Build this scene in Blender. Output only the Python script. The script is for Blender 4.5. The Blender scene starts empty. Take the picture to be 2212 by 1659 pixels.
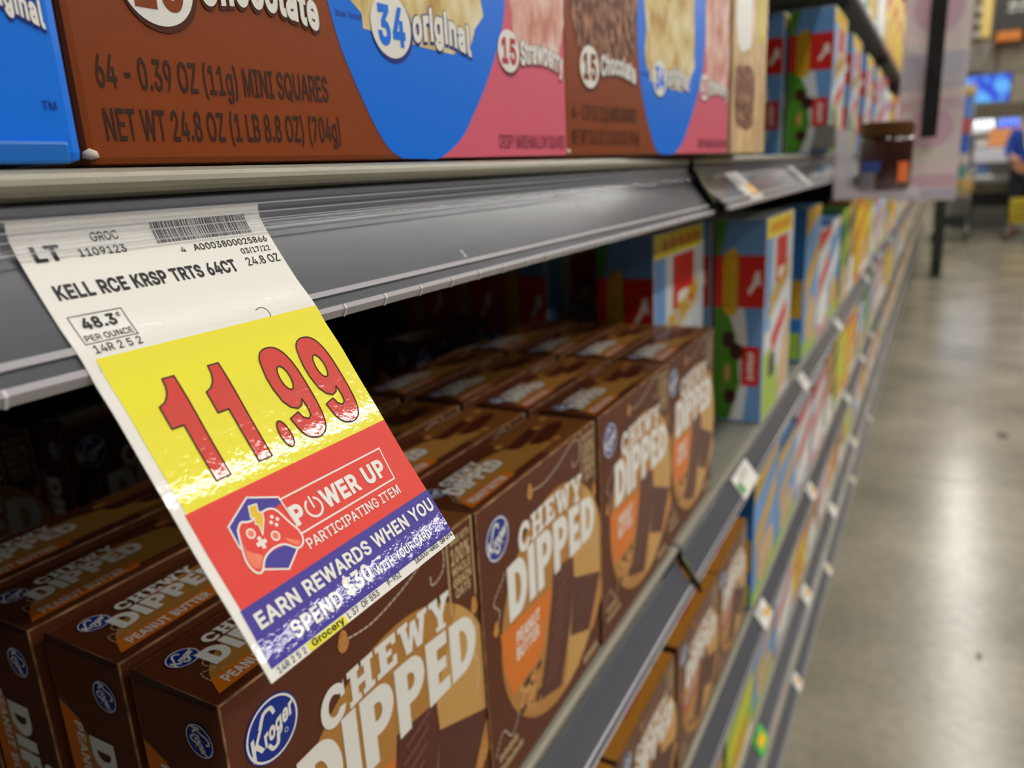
import bpy, bmesh, math, random
import numpy as np
from mathutils import Vector, Matrix
from mathutils.geometry import tessellate_polygon, delaunay_2d_cdt
random.seed(7)
CZ = 1.22                      # eye height above the floor, metres
S = bpy.context.scene
COL = S.collection
PI = math.pi

# ------------------------------------------------------------------ materials
def lin(c):
    if isinstance(c, str):
        c = [int(c[i:i + 2], 16) / 255 for i in (0, 2, 4)]
    return [x / 12.92 if x <= .04045 else ((x + .055) / 1.055) ** 2.4 for x in c]
MATS = {}
def mat(name, col, rough=.45, metal=0., coat=0., noise=0., nscale=40., bump=0., bscale=60., emis=0., spec=.3, trans=0., stretch=None):
    if name in MATS: return MATS[name]
    m = bpy.data.materials.new(name); m.use_nodes = True
    nt = m.node_tree; b = nt.nodes['Principled BSDF']
    c = lin(col)
    b.inputs['Base Color'].default_value = (*c, 1)
    b.inputs['Roughness'].default_value = rough
    b.inputs['Metallic'].default_value = metal
    b.inputs['Specular IOR Level'].default_value = spec
    b.inputs['Coat Weight'].default_value = coat
    b.inputs['Coat Roughness'].default_value = .12
    b.inputs['Transmission Weight'].default_value = trans
    if emis:
        b.inputs['Emission Color'].default_value = (*c, 1); b.inputs['Emission Strength'].default_value = emis
    if noise or bump:
        tc = nt.nodes.new('ShaderNodeTexCoord'); mp = nt.nodes.new('ShaderNodeMapping')
        nt.links.new(tc.outputs['Object'], mp.inputs[0])
        if stretch: mp.inputs['Scale'].default_value = stretch
    if noise:
        n = nt.nodes.new('ShaderNodeTexNoise'); n.inputs['Scale'].default_value = nscale; n.inputs['Detail'].default_value = 5
        nt.links.new(mp.outputs[0], n.inputs['Vector'])
        r = nt.nodes.new('ShaderNodeValToRGB')
        r.color_ramp.elements[0].position = .3; r.color_ramp.elements[1].position = .7
        r.color_ramp.elements[0].color = (*[x * (1 - noise) for x in c], 1)
        r.color_ramp.elements[1].color = (*[min(1, x * (1 + noise)) for x in c], 1)
        nt.links.new(n.outputs['Fac'], r.inputs[0]); nt.links.new(r.outputs[0], b.inputs['Base Color'])
    if bump:
        n = nt.nodes.new('ShaderNodeTexNoise'); n.inputs['Scale'].default_value = bscale; n.inputs['Detail'].default_value = 3
        nt.links.new(mp.outputs[0], n.inputs['Vector'])
        k = nt.nodes.new('ShaderNodeBump'); k.inputs['Strength'].default_value = bump; k.inputs['Distance'].default_value = .002
        nt.links.new(n.outputs['Fac'], k.inputs['Height']); nt.links.new(k.outputs[0], b.inputs['Normal'])
        if coat: nt.links.new(k.outputs[0], b.inputs['Coat Normal'])
    MATS[name] = m
    return m
def clearmat(name, col=(.9, .9, .95), a=.3, rough=.1):
    if name in MATS: return MATS[name]
    m = bpy.data.materials.new(name); m.use_nodes = True
    nt = m.node_tree; nt.nodes.clear()
    out = nt.nodes.new('ShaderNodeOutputMaterial'); mx = nt.nodes.new('ShaderNodeMixShader')
    t = nt.nodes.new('ShaderNodeBsdfTransparent'); g = nt.nodes.new('ShaderNodeBsdfPrincipled')
    g.inputs['Base Color'].default_value = (*col, 1); g.inputs['Roughness'].default_value = rough
    g.inputs['Specular IOR Level'].default_value = .8
    t.inputs[0].default_value = (.97, .97, .98, 1)
    mx.inputs[0].default_value = a
    nt.links.new(t.outputs[0], mx.inputs[1]); nt.links.new(g.outputs[0], mx.inputs[2]); nt.links.new(mx.outputs[0], out.inputs[0])
    MATS[name] = m
    return m

# ------------------------------------------------------------------ mesh builder
def fill_nonzero(grp):
    """triangles covering every point with positive winding number"""
    pts = []; ed = []
    for l in grp:
        n0 = len(pts); pts += l; ed += [(n0 + i, n0 + (i + 1) % len(l)) for i in range(len(l))]
    vo, _, fo, _, _, _ = delaunay_2d_cdt([Vector(p) for p in pts], ed, [], 0, 1e-5)
    out = []
    for f in fo:
        cx = sum(vo[i][0] for i in f) / len(f); cy = sum(vo[i][1] for i in f) / len(f); wn = 0
        for l in grp:
            for i in range(len(l)):
                p, q = l[i - 1], l[i]
                if (p[1] > cy) != (q[1] > cy) and cx < (q[0] - p[0]) * (cy - p[1]) / (q[1] - p[1]) + p[0]: wn += 1 if q[1] > p[1] else -1
        if wn > 0: out.append(tuple(f))
    return [tuple(v) for v in vo], out
def ccw(l, up=True):
    return l if (area(l) > 0) == up else l[::-1]
class MB:
    def __init__(s): s.v = []; s.f = []; s.m = []; s.ms = []
    def mi(s, m):
        if m not in s.ms: s.ms.append(m)
        return s.ms.index(m)
    def add(s, vs, fs, m):
        o = len(s.v); k = s.mi(m)
        s.v += [tuple(p) for p in vs]
        for f in fs: s.f.append([i + o for i in f]); s.m.append(k)
    def box(s, a, b, m):
        (x0, y0, z0), (x1, y1, z1) = a, b
        s.add([(x0, y0, z0), (x1, y0, z0), (x1, y1, z0), (x0, y1, z0), (x0, y0, z1), (x1, y0, z1), (x1, y1, z1), (x0, y1, z1)],
              [(0, 3, 2, 1), (4, 5, 6, 7), (0, 1, 5, 4), (1, 2, 6, 5), (2, 3, 7, 6), (3, 0, 4, 7)], m)
    def bevbox(s, a, b, r, m, edge=None):
        bm = bmesh.new(); bmesh.ops.create_cube(bm, size=1)
        for v in bm.verts: v.co = Vector([a[i] + (v.co[i] + .5) * (b[i] - a[i]) for i in range(3)])
        big = set()
        res = bmesh.ops.bevel(bm, geom=bm.edges[:], offset=r, segments=2, profile=.6, affect='EDGES')
        nf = set(res['faces'])
        vs = [v.co[:] for v in bm.verts]; bm.verts.index_update()
        s.add(vs, [], m)
        o = len(s.v) - len(vs)
        for f in bm.faces:
            s.f.append([v.index + o for v in f.verts]); s.m.append(s.mi(edge if (edge and f in nf) else m))
        bm.free()
    def poly(s, loops, m, fn):
        """planar region; loops[0] outer, others holes; fn maps (u,v)->3D"""
        L = [[Vector((p[0], p[1], 0)) for p in l] for l in loops]
        tr = tessellate_polygon(L)
        pts = [p for l in loops for p in l]
        fs = []
        for t in tr:
            a, b, c = [pts[i] for i in t]
            if (b[0] - a[0]) * (c[1] - a[1]) - (b[1] - a[1]) * (c[0] - a[0]) < 0: t = (t[0], t[2], t[1])
            fs.append(tuple(t))
        s.add([fn(*p) for p in pts], fs, m)
    def union(s, loops, m, fn):
        """one flat shape from overlapping outlines"""
        vo, fo = fill_nonzero([ccw(list(l)) for l in loops]); s.add([fn(*p) for p in vo], fo, m)
    def extr(s, prof, x0, x1, m, caps=True):
        """profile of (y,z) swept along x"""
        n = len(prof)
        s.add([(x0, y, z) for y, z in prof] + [(x1, y, z) for y, z in prof],
              [(i, (i + 1) % n, (i + 1) % n + n, i + n) for i in range(n)], m)
        if caps:
            for x in (x0, x1): s.poly([prof], m, lambda a, b, x=x: (x, a, b))
    def tube(s, pts, r, m, n=8, close=True):
        pts = [Vector(p) for p in pts]; rs = r if isinstance(r, (list, tuple)) else [r] * len(pts)
        rings = []
        for i, p in enumerate(pts):
            d = (pts[min(i + 1, len(pts) - 1)] - pts[max(i - 1, 0)]).normalized()
            a = d.orthogonal().normalized() if i == 0 else (a - d * a.dot(d)).normalized()
            b = d.cross(a)
            rings.append([p + (a * math.cos(2 * PI * k / n) + b * math.sin(2 * PI * k / n)) * rs[i] for k in range(n)])
        vs = [q for rg in rings for q in rg]
        fs = [(i * n + k, i * n + (k + 1) % n, (i + 1) * n + (k + 1) % n, (i + 1) * n + k) for i in range(len(pts) - 1) for k in range(n)]
        if close: fs += [tuple(range(n))[::-1], tuple(range((len(pts) - 1) * n, len(pts) * n))]
        s.add(vs, fs, m)
    def lathe(s, prof, m, n=32, c=(0, 0, 0)):
        vs = [(c[0] + r * math.cos(2 * PI * k / n), c[1] + r * math.sin(2 * PI * k / n), c[2] + z) for r, z in prof for k in range(n)]
        fs = [(i * n + k, i * n + (k + 1) % n, (i + 1) * n + (k + 1) % n, (i + 1) * n + k) for i in range(len(prof) - 1) for k in range(n)]
        s.add(vs, fs, m)
    def build(s, name, parent=None, smooth=False, **kw):
        me = bpy.data.meshes.new(name); me.from_pydata(s.v, [], s.f); me.validate(verbose=False)
        for m in s.ms: me.materials.append(m)
        if len(me.polygons) == len(s.m): me.polygons.foreach_set('material_index', s.m)
        if smooth: me.polygons.foreach_set('use_smooth', [True] * len(me.polygons))
        o = bpy.data.objects.new(name, me); COL.objects.link(o)
        if parent: o.parent = parent
        tag(o, **kw)
        return o
def tag(o, label=None, cat=None, group=None, kind=None):
    if label: o['label'] = label
    if cat: o['category'] = cat
    if group: o['group'] = group
    if kind: o['kind'] = kind
    return o
def empty(name, loc=(0, 0, 0), **kw):
    o = bpy.data.objects.new(name, None); o.empty_display_size = .02; COL.objects.link(o); o.location = loc
    return tag(o, **kw)
def copy_tree(o, parent=None):
    c = o.copy(); COL.objects.link(c)
    if parent: c.parent = parent
    for ch in list(o.children): copy_tree(ch, c)
    return c

# ------------------------------------------------------------------ flat shapes and lettering
def ell(cx, cy, rx, ry=None, n=40, a0=0, a1=2 * PI):
    ry = ry or rx
    full = abs(a1 - a0 - 2 * PI) < 1e-6
    return [(cx + rx * math.cos(a0 + (a1 - a0) * k / (n if full else n - 1)), cy + ry * math.sin(a0 + (a1 - a0) * k / (n if full else n - 1))) for k in range(n)]
def rect(x0, y0, x1, y1): return [(x0, y0), (x1, y0), (x1, y1), (x0, y1)]
def stroke(pts, w, closed=False):
    """list of quads along a polyline"""
    out = []; n = len(pts)
    for i in range(n if closed else n - 1):
        a, b = pts[i], pts[(i + 1) % n]
        dx, dy = b[0] - a[0], b[1] - a[1]; L = math.hypot(dx, dy) or 1
        nx, ny = -dy / L * w / 2, dx / L * w / 2; ex, ey = dx / L * w * .45, dy / L * w * .45
        out.append([(a[0] - ex + nx, a[1] - ey + ny), (a[0] - ex - nx, a[1] - ey - ny), (b[0] + ex - nx, b[1] + ey - ny), (b[0] + ex + nx, b[1] + ey + ny)])
    return out
def dashes(pts, w, dash=1.6, gap=1.2):
    out = []; d = 0; on = True; cur = [pts[0]]
    for a, b in zip(pts, pts[1:]):
        L = math.hypot(b[0] - a[0], b[1] - a[1]); t = 0
        while t < L:
            rem = (dash if on else gap) - d
            if t + rem <= L:
                t += rem; p = (a[0] + (b[0] - a[0]) * t / L, a[1] + (b[1] - a[1]) * t / L)
                if on: out += stroke([cur[0], p], w)
                on = not on; d = 0; cur = [p]
            else:
                d += L - t; t = L
    return out
def spline(pts, n=6):
    out = []
    P = [pts[0]] + list(pts) + [pts[-1]]
    for i in range(1, len(P) - 2):
        p0, p1, p2, p3 = P[i - 1:i + 3]
        for k in range(n):
            t = k / n
            out.append(tuple(.5 * (2 * p1[j] + (p2[j] - p0[j]) * t + (2 * p0[j] - 5 * p1[j] + 4 * p2[j] - p3[j]) * t * t + (-p0[j] + 3 * p1[j] - 3 * p2[j] + p3[j]) * t ** 3) for j in range(2)))
    out.append(tuple(pts[-1]))
    return out
# letter outlines, thousandths of cap height: character: (advance, [outline x, y, x, y, ...])
GLYPHS = {
    '$': (878,[[397,-146,397,1146,481,1146,481,-146],[440,-17,338,-9,251,18,179,61,126,118,90,188,75,268,205,268,217,216,243,172,280,139,327,115,381,101,440,97,504,102,562,118,610,145,648,181,671,224,679,274,673,317,653,352,622,379,582,402,534,421,481,437,361,470,251,512,169,568,119,641,102,732,113,811,147,880,201,936,270,979,353,1005,446,1013,540,1005,621,978,689,936,741,882,775,817,788,743,663,743,642,810,594,860,526,891,442,901,382,896,329,880,285,855,253,822,233,783,226,738,234,692,257,656,292,627,333,606,376,589,417,577,519,549,565,536,612,518,660,496,705,467,744,432,776,388,796,336,803,272,792,195,760,125,707,66,636,21,546,-8]]),
    '%': (1329,[[345,556,286,563,237,584,198,617,170,659,153,708,147,762,147,811,153,864,170,913,199,955,238,988,287,1009,345,1016,404,1009,453,988,491,955,519,913,536,864,542,811,542,762,536,708,519,659,491,617,452,584,404,563],[345,644,389,653,417,679,434,718,439,762,439,811,434,854,418,893,389,920,345,929,302,920,272,893,255,854,250,811,250,762,255,718,271,679,301,653],[985,-19,926,-12,877,9,838,42,810,84,793,133,787,187,787,236,793,290,810,339,839,381,878,413,927,435,985,442,1044,435,1093,413,1131,381,1159,339,1176,290,1181,236,1181,187,1176,133,1158,84,1130,42,1092,9,1043,-12],[985,68,1028,77,1057,104,1074,143,1079,187,1079,236,1074,280,1058,318,1029,345,985,354,942,345,912,318,896,280,890,236,890,187,895,143,912,104,941,77],[260,0,948,1000,1062,1000,374,0]]),
    '(': (537,[[175,406,181,519,198,636,224,754,259,867,300,971,347,1060,464,1060,416,953,375,842,342,728,317,616,302,508,297,406,302,316,315,225,338,131,370,32,412,-74,464,-189,347,-189,295,-91,252,7,219,107,195,208,180,307]]),
    ')': (537,[[73,-189,127,-72,169,35,201,135,222,229,235,318,240,406,235,508,219,616,195,728,162,842,121,953,73,1060,190,1060,237,971,279,867,313,754,340,636,356,518,362,406,357,306,342,205,317,105,284,5,241,-93,190,-189]]),
    '-': (891,[[662,481,662,369,224,369,224,481]]),
    '.': (369,[[187,-9,153,-2,124,17,104,46,97,81,104,115,124,144,153,164,187,170,222,164,251,144,271,115,277,81,271,46,251,17,222,-2]]),
    '/': (490,[[462,1047,140,-150,28,-150,350,1047]]),
    '0': (891,[[446,-13,342,2,255,47,186,122,135,223,112,305,99,397,94,499,99,602,113,694,136,776,187,878,256,952,343,998,446,1013,548,998,635,952,704,878,755,776,778,694,792,602,797,499,792,397,778,305,755,223,705,122,636,47,549,2],[446,97,513,109,570,145,616,203,649,283,669,382,676,499,669,618,649,717,616,797,570,855,513,891,446,903,377,891,320,855,275,797,242,717,222,618,215,499,222,382,242,283,275,203,320,145,377,109]]),
    '1': (891,[[150,0,150,107,768,107,768,0],[542,1000,542,0,417,0,417,881,411,881,169,703,169,839,390,1000]]),
    '2': (891,[[126,0,126,93,460,450,513,506,555,555,587,600,611,642,625,685,630,730,623,780,605,823,575,857,537,883,491,898,440,903,385,897,339,880,301,851,273,813,255,766,250,711,129,711,139,796,169,869,218,930,281,976,357,1004,442,1013,527,1004,601,976,663,932,710,875,739,808,749,732,744,677,729,624,702,569,660,508,602,437,525,353,300,119,300,111,765,111,765,0]]),
    '3': (891,[[428,-13,341,-5,261,19,192,59,138,113,102,180,86,259,215,259,226,211,249,171,282,139,325,116,374,103,430,98,488,103,541,119,585,146,618,183,640,229,647,285,641,337,621,386,588,427,540,459,476,480,395,487,308,487,308,588,566,881,566,889,137,889,137,1000,732,1000,732,905,415,547,415,568,518,567,606,542,677,498,729,437,762,365,772,285,761,202,728,130,676,70,607,24,523,-4]]),
    '4': (891,[[78,207,78,311,485,1000,611,1000,213,326,213,319,812,319,812,207],[554,0,554,238,554,287,554,624,674,624,674,0]]),
    '5': (891,[[435,-13,350,-5,275,22,212,64,163,118,130,183,117,256,240,256,250,213,271,175,302,143,341,118,385,103,435,98,492,105,543,127,585,160,617,205,638,258,644,319,637,380,616,435,583,480,540,515,488,537,428,544,378,540,329,528,285,508,252,483,132,497,189,1000,720,1000,720,889,296,889,263,593,268,593,305,619,349,639,399,651,451,656,517,649,578,631,632,601,678,561,716,511,745,454,763,390,768,321,758,229,725,149,674,81,607,30,526,-3]]),
    '6': (891,[[445,-13,357,-3,280,29,215,79,166,146,135,227,125,318,133,392,157,470,201,560,270,669,496,1000,633,1000,297,513,286,513,302,541,324,565,352,587,385,603,421,614,462,617,547,608,621,579,681,533,727,471,755,396,764,309,754,221,723,143,674,78,609,28,532,-3],[445,95,500,102,548,123,587,156,618,199,637,251,644,309,637,368,618,419,587,462,548,494,500,515,445,521,390,515,342,495,302,463,271,420,252,370,246,311,252,252,271,200,302,156,342,123,390,102]]),
    '7': (891,[[191,0,636,881,636,889,122,889,122,1000,768,1000,768,882,324,0]]),
    '8': (891,[[445,-13,350,-4,266,22,198,65,146,121,113,189,102,266,108,327,128,384,158,433,199,474,246,504,300,520,300,525,234,554,182,605,149,672,138,748,148,820,178,884,225,938,287,979,361,1005,445,1013,528,1005,602,979,663,938,710,884,740,820,750,748,739,672,706,605,655,554,591,525,591,520,643,504,690,474,730,433,761,384,781,327,788,266,777,189,744,121,692,65,623,22,540,-4],[445,97,507,102,560,118,603,145,635,180,655,223,662,272,655,325,634,371,600,409,556,438,504,456,445,462,385,456,333,438,289,409,255,371,234,325,227,272,233,223,253,180,285,145,329,118,382,102],[445,569,495,574,539,590,576,616,604,650,622,691,628,738,622,785,605,826,577,859,541,884,496,899,445,904,393,899,349,884,312,859,284,826,267,785,261,738,267,691,284,650,312,616,349,590,394,574]]),
    '9': (891,[[444,1013,532,1003,610,971,674,921,723,854,754,773,764,682,756,608,733,530,688,440,619,331,394,0,256,0,593,487,604,487,588,459,565,435,537,413,505,397,468,386,428,383,343,392,269,421,209,467,163,529,134,604,125,691,135,780,166,858,216,922,280,972,357,1003],[444,905,390,898,342,877,302,844,272,801,253,749,246,691,253,632,272,581,302,538,342,506,390,485,444,479,499,485,548,505,588,537,618,580,637,631,644,689,637,748,618,800,588,844,548,877,500,898]]),
    'A': (943,[[32,0,396,1000,543,1000,910,0,777,0,564,595,543,656,519,732,491,825,456,940,482,940,448,823,418,729,394,654,374,595,167,0],[216,279,216,391,727,391,727,279]]),
    'B': (897,[[118,0,118,1000,474,1000,569,991,646,964,706,923,749,869,774,805,783,735,777,677,760,629,734,591,700,562,661,540,619,524,619,515,667,506,714,483,756,447,791,399,814,340,821,268,813,196,787,131,742,77,677,35,592,9,485,0],[245,112,481,112,581,123,648,157,686,207,699,268,692,317,673,361,642,399,601,429,549,447,488,454,245,454],[245,561,468,561,520,566,566,582,605,608,635,642,654,683,660,732,649,793,614,843,556,877,472,888,245,888]]),
    'C': (1003,[[526,-13,403,2,295,49,205,125,137,227,105,308,86,399,79,499,86,600,105,691,137,773,205,875,295,951,403,998,526,1013,599,1008,669,991,733,964,790,926,840,879,880,822,910,758,930,685,803,685,788,733,765,776,737,812,702,842,663,866,620,883,574,893,526,896,438,884,361,850,296,793,246,715,214,617,203,499,214,382,246,284,296,207,361,150,439,116,526,104,574,107,620,118,663,135,702,158,737,188,765,225,788,267,803,315,930,315,911,243,881,178,840,122,791,74,734,37,669,9,600,-8]]),
    'D': (987,[[430,0,189,0,189,112,422,112,534,124,625,159,695,216,745,293,775,389,785,502,775,614,745,709,696,785,628,842,541,876,434,888,183,888,183,1000,443,1000,536,993,619,973,693,940,785,868,852,769,883,689,901,601,907,502,901,403,883,313,852,233,783,134,689,60,613,27,527,7],[245,1000,245,0,118,0,118,1000]]),
    'E': (823,[[118,0,118,1000,732,1000,732,888,245,888,245,562,699,562,699,450,245,450,245,112,738,112,738,0]]),
    'F': (806,[[118,0,118,1000,726,1000,726,888,245,888,245,547,681,547,681,435,245,435,245,0]]),
    'G': (1023,[[528,-13,403,2,294,49,204,125,136,227,104,309,85,399,79,499,85,600,104,691,136,773,203,875,293,951,400,998,521,1013,597,1008,669,990,735,961,793,922,842,874,883,818,913,755,932,685,802,685,784,732,761,773,733,809,700,839,662,864,620,882,573,892,521,896,436,884,360,850,295,793,246,715,214,617,203,499,214,382,246,285,296,207,362,150,440,116,528,104,608,113,678,140,735,183,779,242,806,314,815,398,854,391,556,391,556,503,940,503,940,393,926,278,886,179,823,97,740,37,641,-1]]),
    'H': (1016,[[118,0,118,1000,245,1000,245,568,771,568,771,1000,898,1000,898,0,771,0,771,456,245,456,245,0]]),
    'I': (591,[[61,0,61,112,232,112,232,888,61,888,61,1000,530,1000,530,888,359,888,359,112,530,112,530,0]]),
    'J': (779,[[364,-13,244,6,148,64,86,159,65,286,65,340,192,340,192,286,204,205,239,146,294,110,364,98,433,110,487,146,522,205,534,286,534,1000,661,1000,661,286,640,159,578,64,483,6]]),
    'K': (917,[[205,286,205,425,240,470,273,513,308,555,343,596,379,637,416,677,715,1000,881,1000,454,542,448,543],[118,0,118,1000,245,1000,245,657,244,442,245,380,245,0],[732,0,369,509,448,608,882,0]]),
    'L': (772,[[118,0,118,1000,245,1000,245,112,710,112,710,0]]),
    'M': (1235,[[118,0,118,1000,298,1000,545,368,565,312,588,241,612,165,632,96,604,96,625,162,649,238,672,311,693,368,936,1000,1116,1000,1116,0,991,0,991,572,992,643,993,725,995,812,997,899,1008,899,994,852,978,805,947,713,919,633,896,572,672,0,562,0,335,572,313,631,285,710,254,801,220,899,234,899,236,818,238,731,239,646,240,572,240,0]]),
    'N': (1029,[[118,0,118,1000,268,1000,674,359,692,331,713,296,736,255,762,210,788,160,813,108,796,105,791,160,788,213,786,263,785,309,784,383,784,1000,911,1000,911,0,760,0,397,570,349,650,322,696,291,749,211,889,234,892,240,754,244,645,246,572,246,0]]),
    'O': (1048,[[525,-13,403,2,296,49,206,125,137,227,105,308,86,399,79,499,86,600,105,691,137,773,206,875,296,951,403,998,525,1013,647,998,754,951,844,875,912,773,944,691,963,600,969,499,963,399,944,308,912,227,844,125,754,49,647,2],[525,104,610,115,687,149,752,205,803,283,835,382,846,499,835,618,803,717,752,795,687,851,610,885,525,896,439,885,362,850,297,794,246,716,214,618,203,499,214,382,246,284,297,206,362,150,439,115]]),
    'P': (874,[[118,0,118,1000,462,1000,568,990,653,958,719,909,766,845,794,769,803,683,794,598,766,522,719,457,653,407,568,376,462,365,215,365,215,477,457,477,528,483,584,503,626,535,655,577,672,627,677,683,672,740,655,789,626,831,584,862,527,882,456,889,245,889,245,0]]),
    'Q': (1048,[[482,313,615,313,726,166,754,128,921,-94,788,-94,679,52,651,90],[525,-13,403,2,296,49,206,125,137,227,105,308,86,399,79,499,86,600,105,691,137,773,206,875,296,951,403,998,525,1013,647,998,754,951,844,875,912,773,944,691,963,600,969,499,963,399,944,308,912,227,844,125,754,49,647,2],[525,104,610,115,687,149,752,205,803,283,835,382,846,499,835,618,803,717,752,795,687,851,610,885,525,896,439,885,362,850,297,794,246,716,214,618,203,499,214,382,246,284,297,206,362,150,439,115]]),
    'R': (883,[[118,0,118,1000,464,1000,569,990,655,960,721,913,767,851,795,777,805,692,795,607,767,534,721,473,654,427,569,398,464,389,189,389,189,501,459,501,530,507,585,524,627,553,656,591,673,637,679,692,673,748,656,796,627,835,585,864,529,882,458,889,245,889,245,0],[694,0,452,450,595,450,841,0]]),
    'S': (878,[[440,-17,338,-9,251,18,179,61,126,118,90,188,75,268,205,268,217,216,243,172,280,139,327,115,381,101,440,97,504,102,562,118,610,145,648,181,671,224,679,274,673,317,653,352,622,379,582,402,534,421,481,437,361,470,251,512,169,568,119,641,102,732,113,811,147,880,201,936,270,979,353,1005,446,1013,540,1005,621,978,689,936,741,882,775,817,788,743,663,743,642,810,594,860,526,891,442,901,382,896,329,880,285,855,253,822,233,783,226,738,234,692,257,656,292,627,333,606,376,589,417,577,519,549,565,536,612,518,660,496,705,467,744,432,776,388,796,336,803,272,792,195,760,125,707,66,636,21,546,-8]]),
    'T': (882,[[62,888,62,1000,819,1000,819,888,505,888,505,0,379,0,379,888]]),
    'U': (1017,[[509,-16,398,-5,303,30,225,85,166,157,130,243,118,340,118,1000,244,1000,244,350,252,282,277,222,315,172,368,134,433,109,509,101,585,109,650,134,702,172,740,222,764,282,772,350,772,1000,899,1000,899,340,887,243,850,157,792,85,714,30,619,-5]]),
    'V': (943,[[401,0,32,1000,166,1000,378,405,398,346,423,270,453,175,487,60,461,60,495,177,525,271,549,347,569,405,776,1000,910,1000,546,0]]),
    'W': (1349,[[305,0,32,1000,162,1000,321,385,333,336,345,286,367,184,378,132,387,78,372,78,382,132,393,184,404,235,415,286,440,385,602,1000,746,1000,907,385,920,336,933,286,956,184,967,132,977,78,960,78,970,132,981,184,992,235,1003,286,1028,385,1186,1000,1316,1000,1042,0,895,0,723,635,706,700,691,769,675,847,660,934,687,934,673,851,658,776,643,705,625,635,453,0]]),
    'X': (932,[[36,0,427,559,427,464,58,1000,205,1000,350,787,378,745,401,710,421,678,439,647,458,613,479,574,456,574,495,646,514,678,534,710,587,787,734,1000,877,1000,509,470,509,564,896,0,750,0,574,254,528,324,509,354,491,384,473,417,453,454,481,454,461,418,443,386,425,356,405,326,357,254,180,0]]),
    'Y': (928,[[400,0,400,409,32,1000,179,1000,378,677,409,625,437,574,463,519,491,453,440,453,467,520,494,576,521,626,551,677,749,1000,895,1000,527,409,527,0]]),
    'Z': (862,[[82,0,82,91,538,757,569,802,602,846,636,891,670,935,684,893,623,891,561,889,499,888,438,888,79,888,79,1000,780,1000,780,907,332,253,298,206,263,158,191,65,177,107,238,109,299,111,360,112,421,112,785,112,785,0]]),
    'a': (765,[[314,-17,247,-10,186,10,134,42,94,88,68,144,60,212,66,270,85,316,114,352,152,380,197,400,246,414,298,424,350,432,459,446,496,452,521,462,537,477,542,501,542,505,537,547,524,583,502,612,471,633,432,646,385,650,335,646,293,634,259,615,231,591,211,565,197,538,81,572,112,633,154,680,205,715,261,738,321,751,381,756,423,753,470,746,517,731,562,708,602,675,634,630,655,570,662,494,662,0,544,0,544,102,536,102,519,76,495,48,464,23,423,2,374,-12],[335,89,397,96,448,115,488,145,518,183,536,226,542,271,542,373,530,365,510,358,484,351,455,346,394,337,345,330,303,323,264,312,230,296,203,274,186,244,181,206,185,171,200,142,224,119,255,103,292,93]]),
    'b': (834,[[451,-16,389,-10,339,7,300,33,271,61,249,90,232,115,220,115,220,0,103,0,103,1000,223,1000,223,628,232,628,249,652,270,680,299,708,337,733,387,750,450,756,538,744,615,709,679,652,727,575,757,481,767,371,757,261,727,166,679,89,616,32,539,-4],[433,92,497,101,549,129,591,172,621,229,639,297,645,372,639,447,621,513,591,569,550,612,497,639,433,648,369,640,317,613,276,572,246,517,228,450,221,372,228,294,246,226,276,170,318,128,370,101]]),
    'c': (778,[[407,-16,312,-4,230,32,161,90,110,167,78,261,67,368,78,478,110,572,161,649,230,707,312,744,407,756,461,752,511,741,558,724,600,700,637,669,668,633,693,591,711,544,595,515,585,543,571,568,553,591,531,611,505,627,476,639,443,646,407,648,340,639,285,610,243,565,213,508,195,441,189,368,195,297,213,231,243,174,285,130,340,101,407,91,444,94,477,101,506,114,532,130,555,150,573,174,588,201,598,230,713,201,696,153,671,110,639,73,602,42,559,17,512,-1,461,-12]]),
    'd': (834,[[384,-16,296,-4,219,32,155,89,107,166,77,261,67,371,77,481,108,575,156,652,220,709,297,744,385,756,448,750,497,733,536,708,565,680,586,652,602,628,611,628,611,1000,731,1000,731,0,615,0,615,115,603,115,586,90,564,61,534,33,496,7,446,-10],[402,92,465,101,517,128,559,170,589,226,607,294,613,372,607,450,589,517,559,572,518,613,465,640,402,648,337,639,284,612,243,569,213,513,195,447,189,372,195,297,213,229,243,172,285,129,338,101]]),
    'e': (794,[[417,-16,316,-4,230,32,161,90,109,167,78,260,67,367,78,475,109,569,159,647,226,706,308,743,403,756,464,751,522,735,578,709,628,670,670,619,702,554,723,475,730,381,730,333,147,333,147,434,664,434,609,397,603,467,585,528,556,578,516,617,465,641,403,649,341,641,288,616,245,578,214,530,195,474,189,415,189,349,196,273,217,209,251,158,297,121,353,98,417,91,460,94,499,104,532,120,561,143,584,172,601,207,717,179,694,124,659,77,612,38,555,9,490,-10]]),
    'f': (499,[[448,746,448,643,13,643,13,746],[158,0,158,848,166,907,188,955,222,993,266,1020,316,1036,368,1042,406,1040,437,1036,461,1030,477,1024,447,921,422,928,405,931,383,932,336,925,303,904,285,870,279,823,279,0]]),
    'g': (836,[[407,-296,330,-291,263,-274,207,-249,162,-216,126,-178,99,-136,199,-80,217,-104,239,-130,267,-154,303,-173,349,-187,407,-191,489,-180,555,-148,598,-92,612,-11,612,134,602,134,585,109,563,82,534,54,496,31,446,15,383,9,298,20,221,52,157,105,108,177,77,268,67,376,77,484,108,577,157,652,221,709,298,744,385,756,448,750,498,733,537,708,566,680,588,652,605,627,615,627,615,746,732,746,732,-17,721,-106,689,-177,637,-230,571,-267,493,-289],[403,116,466,124,518,148,559,186,590,238,608,302,614,379,608,454,590,519,560,573,519,614,466,640,403,648,338,639,285,612,243,570,213,516,195,451,189,379,195,305,214,241,244,188,286,149,339,124]]),
    'h': (806,[[223,446,223,0,103,0,103,1000,223,1000,223,565,201,565,243,653,299,712,368,745,447,756,518,748,580,724,631,685,670,631,694,560,702,472,702,0,582,0,582,462,571,540,537,598,483,635,413,647,362,641,316,624,278,595,248,556,230,506]]),
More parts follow.
